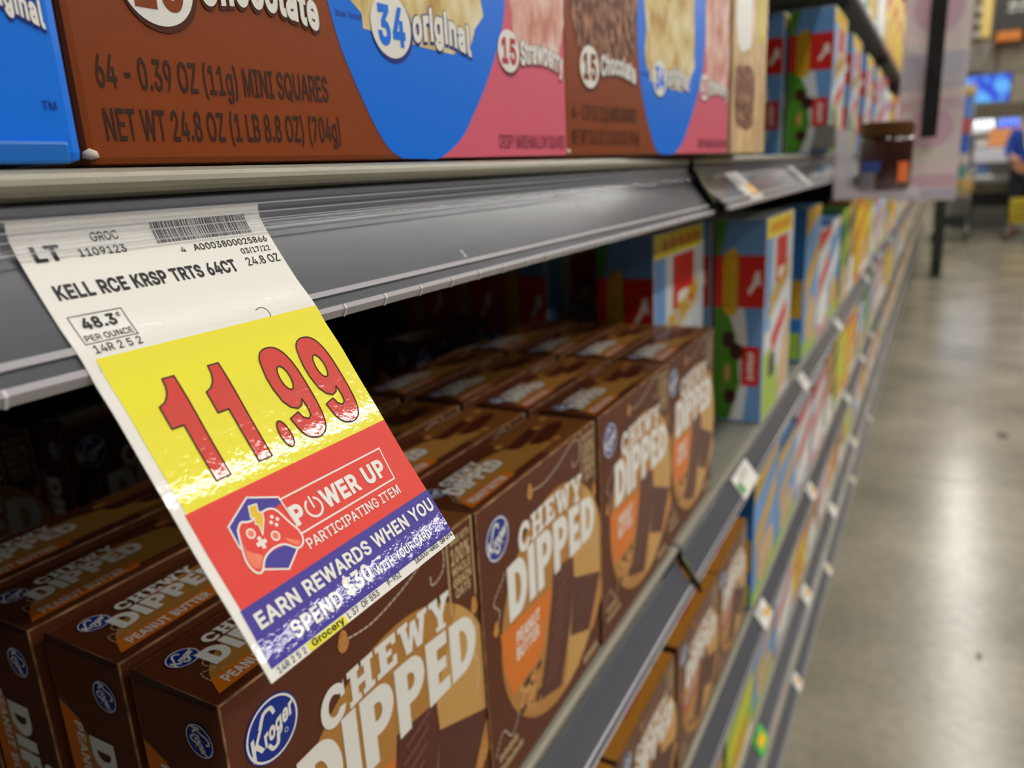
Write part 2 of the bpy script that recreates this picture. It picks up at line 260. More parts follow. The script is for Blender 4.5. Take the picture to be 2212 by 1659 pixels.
    'i': (328,[[103,0,103,746,223,746,223,0],[164,870,133,876,106,894,87,919,81,950,87,981,106,1006,133,1024,164,1030,197,1024,224,1006,242,981,248,950,242,919,224,894,197,876]]),
    'j': (328,[[103,746,223,746,223,-59,218,-123,200,-178,169,-222,127,-254,73,-274,7,-281,-19,-281,-19,-170,4,-170,49,-163,80,-141,97,-106,103,-57],[164,870,132,876,105,894,87,919,81,950,87,981,105,1006,132,1024,164,1030,196,1024,223,1006,242,981,248,950,242,919,223,894,196,876]]),
    'k': (748,[[216,268,216,416,237,416,559,746,708,746,362,392,348,392],[103,0,103,1000,223,1000,223,0],[578,0,291,365,376,450,732,0]]),
    'l': (372,[[274,-5,198,6,145,40,114,93,103,166,103,1000,223,1000,223,194,227,151,236,122,255,107,287,102,315,103,334,107,355,5,318,-2,296,-4]]),
    'm': (1199,[[103,0,103,746,220,746,221,581,211,581,231,635,260,680,297,715,338,739,384,754,431,759,506,747,565,709,607,652,631,579,614,579,633,631,663,674,702,710,748,737,801,754,858,759,921,752,977,731,1025,695,1063,646,1087,581,1095,501,1095,0,974,0,974,499,963,568,929,615,880,641,823,650,776,644,736,629,703,603,679,570,664,531,659,486,659,0,539,0,539,511,529,567,497,611,450,640,392,650,350,645,310,629,275,604,247,568,229,523,223,468,223,0]]),
    'n': (805,[[223,446,223,0,103,0,103,746,219,746,220,565,201,565,243,653,299,712,368,745,447,756,518,748,580,724,631,685,669,631,694,560,702,472,702,0,582,0,582,462,571,540,537,598,483,635,413,647,362,641,316,624,278,595,248,556,230,506]]),
    'o': (816,[[407,-16,312,-4,230,32,161,90,110,167,78,261,67,368,78,478,110,572,161,649,230,707,312,744,407,756,504,744,587,707,655,649,706,572,738,478,749,368,738,261,706,167,655,90,587,32,504,-4],[407,91,476,101,531,130,574,174,604,231,622,297,628,368,622,441,604,507,574,565,531,610,476,639,407,648,340,639,285,610,243,565,213,508,195,441,189,368,195,297,213,231,243,174,285,130,340,101]]),
    'p': (834,[[103,-281,103,746,220,746,220,628,232,628,248,652,270,680,299,708,337,733,387,750,450,756,538,744,615,709,679,652,727,575,757,481,767,371,757,261,727,166,679,89,616,32,539,-4,451,-16,389,-10,339,7,301,33,271,61,249,90,232,115,223,115,223,-281],[433,92,497,101,549,129,591,172,621,229,639,297,645,372,639,447,621,513,591,569,550,612,497,639,433,648,369,640,317,613,276,572,246,517,228,450,221,372,228,294,246,226,276,170,318,128,370,101]]),
    'q': (834,[[731,-281,611,-281,611,115,602,115,586,90,564,61,534,33,496,7,446,-10,384,-16,296,-4,219,32,155,89,107,166,77,261,67,371,77,481,108,575,156,652,220,709,297,744,385,756,448,750,497,733,536,708,565,680,586,652,603,628,615,628,615,746,731,746],[402,92,465,101,517,128,559,170,589,226,607,294,613,372,607,450,589,517,559,572,518,613,465,640,402,648,337,639,284,612,243,569,213,513,195,447,189,372,195,297,213,229,243,172,285,129,338,101]]),
    'r': (509,[[103,0,103,746,219,746,219,631,227,631,255,682,300,722,355,748,419,756,451,756,479,754,479,634,452,638,430,640,407,640,357,635,313,618,276,592,247,557,229,515,223,466,223,0]]),
    's': (717,[[358,-16,285,-10,220,7,166,35,121,74,89,125,70,185,185,209,207,156,244,118,294,97,356,89,426,98,481,122,515,159,527,202,520,238,499,267,465,289,417,305,293,334,205,365,142,409,104,467,92,538,101,599,128,652,170,695,226,728,293,749,368,756,439,750,499,732,548,704,588,667,617,622,637,570,527,545,508,585,477,620,431,645,368,654,307,646,257,623,224,588,213,545,221,507,244,478,282,456,338,438,451,411,540,381,602,337,639,280,651,209,642,147,614,93,570,47,511,13,439,-9]]),
    't': (447,[[401,746,401,643,13,643,13,746],[128,926,248,926,248,192,253,150,267,120,294,104,335,98,364,100,397,105,419,3,399,-2,377,-5,354,-7,331,-8,245,4,181,42,141,102,128,183]]),
    'u': (806,[[358,-10,288,-2,226,21,175,60,136,115,111,186,103,273,103,746,223,746,223,283,235,206,269,147,323,111,393,99,444,104,490,122,528,151,557,190,576,240,582,300,582,746,702,746,702,0,586,0,586,181,604,181,562,92,505,33,437,1]]),
    'v': (765,[[319,0,34,746,166,746,325,305,348,238,367,171,385,105,404,41,362,41,381,105,399,171,418,238,440,305,599,746,730,746,445,0]]),
    'w': (1115,[[270,0,44,746,171,746,262,420,282,348,302,268,323,180,344,81,324,81,344,177,365,265,385,346,405,420,495,746,622,746,711,420,730,347,750,267,770,179,791,81,769,81,791,178,812,266,832,346,852,420,944,746,1070,746,844,0,724,0,627,338,599,442,585,496,571,551,544,664,571,664,544,551,516,442,502,389,487,338,391,0]]),
    'x': (744,[[41,0,337,429,336,336,56,746,197,746,290,601,323,548,352,498,380,451,407,405,345,405,373,451,398,498,425,548,458,601,554,746,691,746,410,332,410,421,703,0,564,0,454,168,421,219,393,267,367,313,340,357,402,357,375,313,351,267,324,219,291,168,180,0]]),
    'y': (765,[[93,-272,121,-168,140,-172,174,-177,204,-175,231,-165,256,-145,278,-114,296,-70,319,-3,34,746,166,746,325,305,348,237,367,170,385,105,404,41,361,41,380,105,398,171,418,238,440,305,600,746,730,746,401,-114,376,-167,347,-210,313,-243,274,-267,230,-281,180,-285,152,-284,127,-281,107,-277]]),
    'z': (748,[[82,0,82,90,499,628,499,635,94,635,94,746,654,746,654,650,248,118,248,111,666,111,666,0]]),
    '¢': (778,[[360,0,360,1000,442,1000,442,0],[407,113,312,126,230,162,161,220,110,297,78,390,67,498,78,607,110,702,161,779,230,837,312,873,407,885,461,882,511,871,558,853,600,829,637,798,668,762,693,720,711,674,595,644,585,672,571,698,553,721,531,740,505,756,476,768,443,775,407,778,340,768,285,739,243,694,213,637,195,571,189,498,195,426,213,360,243,304,285,259,340,230,407,221,444,223,477,231,506,243,532,259,555,280,573,304,588,331,598,360,713,330,696,282,671,240,639,203,602,171,559,146,512,128,461,117]]),
    ' ': (369,[]),
}
GL = {k: (a / 1000, [[(l[i] / 1000, l[i + 1] / 1000) for i in range(0, len(l), 2)] for l in ls]) for k, (a, ls) in GLYPHS.items()}
def tidy(l):
    out = []
    for p in l:
        if out and math.hypot(p[0] - out[-1][0], p[1] - out[-1][1]) < .022: continue
        out.append(p)
    while len(out) > 3 and math.hypot(out[0][0] - out[-1][0], out[0][1] - out[-1][1]) < .022: out.pop()
    return out
def area(l): return sum(l[i - 1][0] * l[i][1] - l[i][0] * l[i - 1][1] for i in range(len(l))) / 2
def inside(p, l):
    c = False
    for i in range(len(l)):
        a, b = l[i - 1], l[i]
        if (a[1] > p[1]) != (b[1] > p[1]) and p[0] < (b[0] - a[0]) * (p[1] - a[1]) / (b[1] - a[1]) + a[0]: c = not c
    return c
def grow(l, d):
    """push an outline outwards (d > 0), anticlockwise loops grow"""
    out = []; n = len(l)
    for i in range(n):
        a, b, c = l[i - 1], l[i], l[(i + 1) % n]
        e1 = (b[0] - a[0], b[1] - a[1]); e2 = (c[0] - b[0], c[1] - b[1])
        L1 = math.hypot(*e1) or 1; L2 = math.hypot(*e2) or 1
        n1 = (e1[1] / L1, -e1[0] / L1); n2 = (e2[1] / L2, -e2[0] / L2)
        mx, my = n1[0] + n2[0], n1[1] + n2[1]; k = 1 + n1[0] * n2[0] + n1[1] * n2[1]
        k = max(k, .55); out.append((b[0] + mx / k * d, b[1] + my / k * d))
    return out
TC = {}
def tmesh(s, bold=0., res=3, space=1.):
    """lettering as (verts, faces, width), cap height 1, left edge at x = 0"""
    k = (s, bold, space)
    if k in TC: return TC[k]
    vs = []; fs = []; x = 0; d = bold * .78
    for ch in s:
        adv, loops = GL[ch]
        if loops:
            big = max(loops, key=lambda l: abs(area(l))); sg = 1 if area(big) > 0 else -1
            L = [tidy(l if sg > 0 else l[::-1]) for l in loops]
            grp = [grow(l, d) for l in L]
            vo, fo = fill_nonzero(grp)
            n0 = len(vs); vs += [(p[0] + x, p[1]) for p in vo]; fs += [tuple(i + n0 for i in f) for f in fo]
        x += adv * space + d * 1.2
    x0 = min(p[0] for p in vs); x1 = max(p[0] for p in vs)
    TC[k] = ([(p[0] - x0, p[1]) for p in vs], fs, x1 - x0)
    return TC[k]
def text(mb, s, u0, u1, v, h, m, fn, bold=.05, up=1, italic=0., res=3, slope=0., warp=None, space=1.):
    """lettering from u0 to u1, baseline v, cap height h; up=-1 when v grows downwards"""
    vs, fs, w = tmesh(s, bold, res, space)
    k = (u1 - u0) / w; P = []
    for x, y in vs:
        uu = u0 + x * k + italic * y * h; vv = v + up * y * h + slope * (uu - u0)
        if warp: uu, vv = warp(uu, vv)
        P.append((uu, vv))
    out = []
    for f in fs:
        a, b, c = [P[i] for i in f[:3]]
        out.append(f)
    mb.add([fn(*p) for p in P], out, m)
# heavy hand-cut capitals on a unit cell (0..w, 0..1)
def LET(ch, slab=False):
    t = .30 if not slab else .24
    R = rect
    if ch == 'D': return .86, [[[(0, 0)] + ell(.40, .5, .46, .5, 22, -PI / 2, PI / 2) + [(0, 1)], [(.32, .22)] + ell(.36, .5, .20, .28, 14, -PI / 2, PI / 2) + [(.32, .78)]]]
    if ch == 'I': return .34, [[R(0, 0, .32, 1)]]
    if ch == 'P': return .80, [[[(0, 0), (.32, 0), (.32, .36)] + ell(.44, .68, .36, .32, 18, -PI / 2, PI / 2) + [(0, 1)], [(.32, .56)] + ell(.38, .68, .13, .12, 10, -PI / 2, PI / 2) + [(.32, .80)]]]
    if ch == 'E':
        if slab: return .78, [[[(0, 0), (.78, 0), (.78, .34), (.62, .34), (.62, .2), (.4, .2), (.4, .42), (.6, .42), (.6, .6), (.4, .6), (.4, .8), (.62, .8), (.62, .68), (.78, .68), (.78, 1), (0, 1), (0, .82), (.12, .82), (.12, .18), (0, .18)]]]
        return .66, [[[(0, 0), (.66, 0), (.66, .22), (.32, .22), (.32, .4), (.58, .4), (.58, .6), (.32, .6), (.32, .78), (.64, .78), (.64, 1), (0, 1)]]]
    if ch == 'C': return .82, [[ell(.44, .5, .44, .52, 22, .75, 5.5) + [(.80, .30), (.62, .34)] + ell(.44, .5, .19, .28, 14, 5.45, .8)[0:] + [(.66, .66), (.66, .56), (.80, .56), (.80, .98)]]]
    if ch == 'H': return .92, [[R(.1, 0, .34, 1)], [R(.58, 0, .82, 1)], [R(.3, .4, .62, .6)], [R(0, 0, .42, .17)], [R(.5, 0, .92, .17)], [R(0, .83, .42, 1)], [R(.5, .83, .92, 1)]]
    if ch == 'W': return 1.25, [[[(.08, .9), (.28, 0), (.52, 0), (.62, .45), (.72, 0), (.96, 0), (1.17, .9), (.93, .9), (.83, .38), (.73, .9), (.52, .9), (.42, .38), (.33, .9)]], [R(0, .83, .42, 1)], [R(.83, .83, 1.25, 1)]]
    if ch == 'Y': return .95, [[[(.35, 0), (.6, 0), (.6, .4), (.88, .9), (.62, .9), (.475, .6), (.33, .9), (.07, .9), (.35, .4)]], [R(0, .83, .4, 1)], [R(.55, .83, .95, 1)], [R(.25, 0, .7, .15)]]
def dense(l, k=2):
    out = []
    for i in range(len(l)):
        a, b = l[i], l[(i + 1) % len(l)]
        out += [(a[0] + (b[0] - a[0]) * t / k, a[1] + (b[1] - a[1]) * t / k) for t in range(k)]
    return out
def heavy(mb, s, u0, u1, fn, m, base, top, slab=False, gap=.10):
    """letters between curves base(t), top(t); t runs 0..1 along the word"""
    Ls = [LET(c, slab) for c in s]; W = sum(l[0] for l in Ls) + gap * (len(s) - 1); x = 0
    for w, polys in Ls:
        LL = []
        for loops in polys:
            for li, l in enumerate(loops):
                q = []
                for px, py in dense(l):
                    t = (x + px) / W; b = base(t); q.append((u0 + (u1 - u0) * t, b + (top(t) - b) * py))
                LL.append(ccw(q, li == 0))
        vo, fo = fill_nonzero(LL); mb.add([fn(*p) for p in vo], fo, m)
        x += w + gap

# ------------------------------------------------------------------ palette
WHITE = mat('print_white', 'f1efe8', .35)
CREAM = mat('print_cream', 'cdb182', .4)
BROWN = mat('carton_brown', '60301a', .5, spec=.22, coat=.04, noise=.06, nscale=300, bump=.05, bscale=200)
DBROWN = mat('carton_dark_brown', '432519', .42, coat=.15)
TAN = mat('print_tan', 'b9823c', .4)
TAN2 = mat('print_light_tan', 'cf9f58', .4)
ORANGE = mat('print_orange', 'e37a1e', .38)
EDGE = mat('worn_carton_edge', '9a7350', .7, noise=.75, nscale=90)
KBLUE = mat('emblem_blue', '0b2f93', .35)
CHOC = mat('print_chocolate', '592719', .38, noise=.25, nscale=260, stretch=(1, 1, .35))
CHOCL = mat('print_chocolate_sheen', '7f4a3a', .4)
CHOCD = mat('print_dark_chocolate', '3c1d17', .4)
NUT = mat('print_peanut', 'c98a45', .4, noise=.3, nscale=500)
GREYP = mat('print_stitch_grey', 'd8c8b0', .5)
BLACKP = mat('print_black', '16131a', .4)
E_ = .00012                                   # ink thickness
def fmap(L=1, z0=0, H=0):                     # front face of a carton, millimetres
    return lambda u, h: (u / 1000, -E_ * L, h / 1000)

def emblem(c, r, fn_of, parent, rot=0, sx=1.):
    """round blue shop emblem: rings and word"""
    mb = MB(); cu, cv = c
    def R(L):
        f = fn_of(L)
        def g(u, v):
            du, dv = u * sx, v
            return f(cu + du * math.cos(rot) - dv * math.sin(rot), cv + du * math.sin(rot) + dv * math.cos(rot))
        return g
    mb.poly([ell(0, 0, r)], KBLUE, R(2))
    mb.poly([ell(0, 0, r * .955), ell(0, 0, r * .885)], WHITE, R(3))
    def wp(u, v): return u, v + u * .38
    text(mb, 'K', -.80 * r, -.36 * r, -.24 * r, .62 * r, WHITE, R(3), .075, warp=wp)
    text(mb, 'roger', -.34 * r, .80 * r, -.26 * r, .46 * r, WHITE, R(3), .10, warp=wp, space=.95)
    mb.union(stroke(spline([(-.42 * r, .30 * r), (-.25 * r, .62 * r), (0, .66 * r), (.10 * r, .48 * r)], 5), .12 * r), WHITE, R(3))
    mb.union(stroke(spline([(.16 * r, -.30 * r), (.10 * r, -.55 * r), (-.08 * r, -.60 * r), (-.2 * r, -.44 * r)], 5), .12 * r), WHITE, R(3))
    mb.poly([ell(.46 * r, -.38 * r, .075 * r, n=14), ell(.46 * r, -.38 * r, .055 * r, n=14)], WHITE, R(3))
    return mb.build('brand_emblem', parent, label='round blue emblem with white lettering')

def granola_box(W=160, H=178, T=46, red=False, name='granola_bar_box'):
    """brown snack carton; origin at its lower front left corner, front towards -y"""
    k = H / 178
    mb = MB()
    body = mat('carton_brown_glare', '6f4227', .45, coat=.1) if red else BROWN  # red kind: glare painted in as a lighter brown
    mb.bevbox((0, 0, 0), (W / 1000, T / 1000, H / 1000), .0007, body, EDGE)
    root = mb.build(name)
    def F(L): return lambda u, v: (u / 1000, -E_ * L, (H - v * k) / 1000)      # v measured down from the top
    def Tm(L): return lambda u, d: (u / 1000, d / 1000 * T / 46, H / 1000 + E_ * L)
    def Sd(L): return lambda d, v: (-E_ * L, d / 1000 * T / 46, (H - v * k) / 1000)
    STRIP = mat('print_red_strip', 'b8383c', .4) if red else ORANGE
    # food picture on the front
    p = MB()
    p.poly([ell(93, 97, 76, 73, 60)], TAN, F(1))
    p.poly([ell(93, 97, 76, 73, 50, -.9, 1.4) + [(100, 110)]], TAN2, F(1.3))
    p.poly([[(86, 76), (117, 80), (118, 98), (110, 126), (92, 163), (62, 153), (63, 144), (74, 120), (83, 92)]], CHOC, F(2))
    p.poly([[(118, 97), (164, 116), (141, 150), (109, 136)]], CHOC, F(2))
    p.poly([[(165, 117), (170, 132), (147, 153), (141, 150)]], NUT, F(2))
    p.poly([[(108, 138), (138, 151), (120, 166), (96, 169)]], TAN2, F(2))
    for i in range(9):
        y = 84 + i * 7.6; x = 88 - i * 2.7
        p.poly([[(x + 3, y + 2), (x + 14, y - 1), (x + 25, y - 4.5), (x + 24, y - 2.6), (x + 14, y + 1.0), (x + 4, y + 3.4)]], CHOCL, F(2.6))
    for i in range(38):
        a = random.random(); b = random.random()
        cx, cy = 36 + 26 * a, 126 + 26 * b
        p.poly([ell(cx, cy, 2.4 + random.random() * 2, 2 + random.random() * 1.5, 9)], [NUT, TAN2, CHOC][i % 3], F(2 + i * .02))
    for (a, b, rx, ry) in ((60, 12, 3.4, 5), (156, 49, 3.2, 5), (13, 74, 3.2, 4.5)):
        p.poly([[(a + math.sin(t) * rx * (1 if math.cos(t) < 0 else .8), b - math.cos(t) * ry) for t in [j * PI / 10 for j in range(20)]]], NUT, F(2))
    p.build('food_picture', root)
    # lettering
    t = MB()
    heavy(t, 'CHEWY', 43, 134, F(3), WHITE, lambda x: 45 - 4 * math.sin(PI * x) + 2 * x, lambda x: 27 - 1.5 * math.sin(PI * x) + 1.5 * x, slab=True)
    t.build('upper_title_lettering', root, label='white slab lettering'); t = MB()
    heavy(t, 'DIPPED', 28, 155, F(3), WHITE, lambda x: 79 + 1.5 * x, lambda x: 45 + 6 * x * x - 2 * math.sin(PI * x), gap=.07)
    t.build('title_lettering', root, label='heavy white lettering')
    s = MB()
    if red:
        s.poly([[(18, 92), (78, 82), (74, 100), (20, 110)]], STRIP, F(2.2))
        for i in range(9): s.poly([rect(26 + i * 5, 92 - i * .9, 29 + i * 5, 99 - i * .9)], WHITE, F(3))
    else:
        s.poly([[(17, 80), (84, 86), (76, 104), (69, 118), (60, 123), (27, 126), (19, 104)]], STRIP, F(2.2))
        text(s, 'PEANUT', 35, 65, 97, 7.5, WHITE, F(3), .07, up=-1)
        text(s, 'BUTTER', 34, 63.5, 107, 7.5, WHITE, F(3), .07, up=-1)
    s.build('flavour_banner', root)
    b = MB()
    for q in (rect(135, 0, 136.2, 44), rect(161.0 if W > 161 else 157.6, 0, 162 if W > 161 else 158.8, 44)): b.poly([q], CREAM, F(1.5))
    for w, a, c, v, h in (('MADE WITH', 138.5, 155.5, 8, 3.6), ('100%', 138.5, 155.5, 18.5, 8), ('WHOLE', 138.5, 155.5, 24.8, 4.4), ('GRAIN', 139, 155.5, 31, 4.6), ('OATS', 140.5, 154, 37.2, 4.6)):
        text(b, w, a, c, v, h, CREAM, F(2), .08, up=-1)
    b.build('grain_badge', root, label='pale tan lettering between two lines'); b = MB()
    for i in range(12): b.poly([rect(8 + i * 1.9, 152 + (i % 3) * .6, 9.2 + i * 1.9, 157)], CREAM, F(1.5))
    for i in range(15): b.poly([rect(8 + i * 1.9, 160 + (i % 4) * .5, 9.2 + i * 1.9, 165)], CREAM, F(1.5))
    b.build('print_panel', root, label='pale tan small print'); b = MB()
    for i in range(12): b.poly([rect(130 + i * 2.1, 166 + (i % 3) * .5, 131.4 + i * 2.1, 172)], CREAM, F(1.5))
    b.build('print_panel', root, label='pale tan small print')
    d = MB()
    for c in ([(60, 12), (78, 14), (100, 10), (122, -1 + 4), (132, 6), (131, 17), (122, 20), (121, 14)], [(156, 48), (152, 58), (157, 64), (151, 72), (156, 84), (153, 100)], [(13, 74), (18, 66), (12, 58), (22, 50), (26, 46)], [(4, 150), (14, 140), (24, 150), (34, 140)]):
        d = MB()
        for q in dashes(spline(c, 8), .8, 2.0, 1.3): d.poly([q], GREYP, F(1.6))
        d.build('stitch_trail', root)
    emblem((20, 23), 12.8, lambda L: (lambda f: (lambda u, v: f(u, 46 - v)))(F(L)), root)
    # top flap
    g = MB()
    if red:
        g.poly([rect(1, 1, W - 1, T - 1)], mat('flap_gold', 'd68f35', .4, coat=.2), Tm(.5))
        g.poly([rect(48, 12, 92, 26)], STRIP, Tm(2)); g.poly([rect(53, 15, 87, 22)], WHITE, Tm(3))
        g.poly([ell(122, 26, 14, 8, 16)], CHOC, Tm(2)); g.poly([ell(135, 18, 10, 6, 16)], CHOCD, Tm(2.2)); g.poly([ell(110, 17, 8, 4, 12)], NUT, Tm(2.4))
    else:
        g.poly([rect(92, 1, W - 1, T - 1)], mat('flap_toffee', '8a5526', .4, coat=.2), Tm(.5))
        g.poly([[(9, 8)] + ell(60, 8, 52, 27, 30, 0, PI)[::-1] + [(112, 8)]], TAN, Tm(1))
        for q in ([(88, 30), (128, 34), (134, 28), (95, 22)], [(100, 20), (140, 26), (148, 18), (112, 12)]): g.poly([spline(q + [q[0]], 5)], CHOC, Tm(2))
        for a, c in ((132, 30), (90, 36), (118, 9), (104, 10), (150, 34)): g.poly([ell(a, c, 4, 2.6, 12)], NUT, Tm(2.2))
    g.build('top_picture', root)
    if not red:
        h = MB()
        heavy(h, 'CHEWY', 24, 62, Tm(3), WHITE, lambda x: 32.0, lambda x: 38.6, slab=True)
        h.build('top_small_lettering', root, label='small white lettering on the top flap'); h = MB()
        heavy(h, 'DIPPED', 16, 69, Tm(3), WHITE, lambda x: 19 + x, lambda x: 31, gap=.07)
        h.build('top_lettering', root, label='white lettering on the top flap')
        h = MB(); h.poly([[(5, 5), (55, 5.5), (57, 13.5), (9, 14)]], ORANGE, Tm(2))
        text(h, 'PEANUT BUTTER', 11, 49, 7.2, 4.6, WHITE, Tm(3), .07); h.build('top_banner', root)
        h = MB()
        for q in dashes(spline([(20, 28), (14, 24), (15, 18), (10, 20), (9, 12), (14, 8)], 6), .4, 1.2, .9): h.poly([q], GREYP, Tm(1.6))
        h.poly([ell(16, 15, 1.8, 1.3, 10)], NUT, Tm(2.4)); h.build('top_stitch_trail', root)
        emblem((13.5, 34), 6.2, Tm, root)
        # side panel
        e = MB(); e.poly([[(45, 28), (34, 34), (20, 60), (10, 110), (20, 150), (45, 165)]], TAN, Sd(1)); e.poly([[(45, 29), (33, 35), (32, 60), (34, 150), (45, 160)]], ORANGE, Sd(1.6))
        e.build('side_picture', root)
        def SdR(L): return lambda a, b: Sd(L)(b, a)
        e = MB(); text(e, 'PEANUT BUTTER', 36, 100, 37, -4.8, WHITE, lambda a, b: Sd(3)(b, a), .07)
        e.build('side_flavour_lettering', root); e = MB()
        heavy(e, 'DIPPED', 40, 126, SdR(3), WHITE, lambda x: 29, lambda x: 14, gap=.07)
        e.build('side_lettering', root); e = MB()
        heavy(e, 'CHEWY', 66, 112, SdR(3), WHITE, lambda x: 12, lambda x: 4, slab=True)
        e.build('side_lettering', root)
        emblem((0, 0), 7.0, lambda L: (lambda u, v: Sd(L)(12.5 - v, 17.5 + u)), root)
        mb = MB(); mb.add([(0, .0005, H / 1000 - .0002), (0, T / 1000 - .001, H / 1000 + .0012), (-.0007, T / 1000 - .001, H / 1000 - .0022), (-.0007, .002, H / 1000 - .0020)], [(0, 1, 2, 3)], DBROWN)
        mb.build('tuck_flap', root)
    return root

# ------------------------------------------------------------------ the yellow and red price sign
TAGC = [(.180, -.0045), (.1798, -.0085), (.1755, -.0160), (.1685, -.0262), (.1627, -.0335), (.1588, -.0400), (.1530, -.0480), (.1450, -.0610), (.1370, -.0738), (.1288, -.0860), (.1178, -.1030)]
_cp = spline(TAGC, 8); _cs = [0]
for _a, _b in zip(_cp, _cp[1:]): _cs.append(_cs[-1] + math.hypot(_a[0] - _b[0], _a[1] - _b[1]) * 1000)
TX0 = .0987
def tagpt(u, v, off=0.):
    """u, v in mm on the paper sign; off lifts towards the viewer"""
    v = max(0, min(v, _cs[-1] - 1e-4)); i = max(0, min(len(_cs) - 2, int(np.searchsorted(_cs, v)) - 1))
    t = (v - _cs[i]) / (_cs[i + 1] - _cs[i]); a, b = _cp[i], _cp[i + 1]
    y = a[0] + (b[0] - a[0]) * t; z = a[1] + (b[1] - a[1]) * t
    L = math.hypot(b[0] - a[0], b[1] - a[1]); ny, nz = (b[1] - a[1]) / L, -(b[0] - a[0]) / L
    w = .00013 * math.sin(v / 5.6 + .8) * min(1, max(0, (v - 22) / 10))     # slight cockle of the paper
    return (TX0 + u / 1000, y + ny * (off + w), CZ + z + nz * (off + w))
class TMB(MB):
    """flat artwork on the sign, cut every 2 mm along v so it follows the curl"""
    def build(s, name, parent=None, L=1, **kw):
        bm = bmesh.new()
        vs = [bm.verts.new((p[0], p[1], p[2])) for p in s.v]
        for f, m in zip(s.f, s.m):
            try: fc = bm.faces.new([vs[i] for i in f]); fc.material_index = m
            except ValueError: pass
        lo = min(p[1] for p in s.v); hi = max(p[1] for p in s.v); v = math.floor(lo / 2) * 2 + 2
        while v < hi:
            bmesh.ops.bisect_plane(bm, geom=bm.verts[:] + bm.edges[:] + bm.faces[:], plane_co=(0, v, 0), plane_no=(0, 1, 0), dist=1e-5); v += 2
        for q in bm.verts: q.co = tagpt(q.co.x, q.co.y, L * .0001 + q.co.z)
        me = bpy.data.meshes.new(name); bm.to_mesh(me); bm.free()
        for m in s.ms: me.materials.append(m)
        o = bpy.data.objects.new(name, me); COL.objects.link(o); o.parent = parent
        return tag(o, **kw)
flat = lambda lvl=0: (lambda u, v: (u, v, lvl * .00004))
def gl(name, col, rough=.3):
    return mat(name, col, .4, coat=1., bump=.028, bscale=460)
PW = gl('sign_white', 'e9e6de'); PY = gl('sign_yellow', 'ece22a'); PR = gl('sign_red', 'e2392c'); PB = gl('sign_violet', '3d2f96'); PD = gl('sign_price_red', 'd0392c')
for _m in (PW, PY, PR, PB, PD): _m.node_tree.nodes['Principled BSDF'].inputs['Coat Roughness'].default_value = .05
PK = mat('sign_ink', '0c0a0d', .5); PO = gl('sign_orange', 'e8744e'); PG = gl('sign_gold', 'e3b90f')
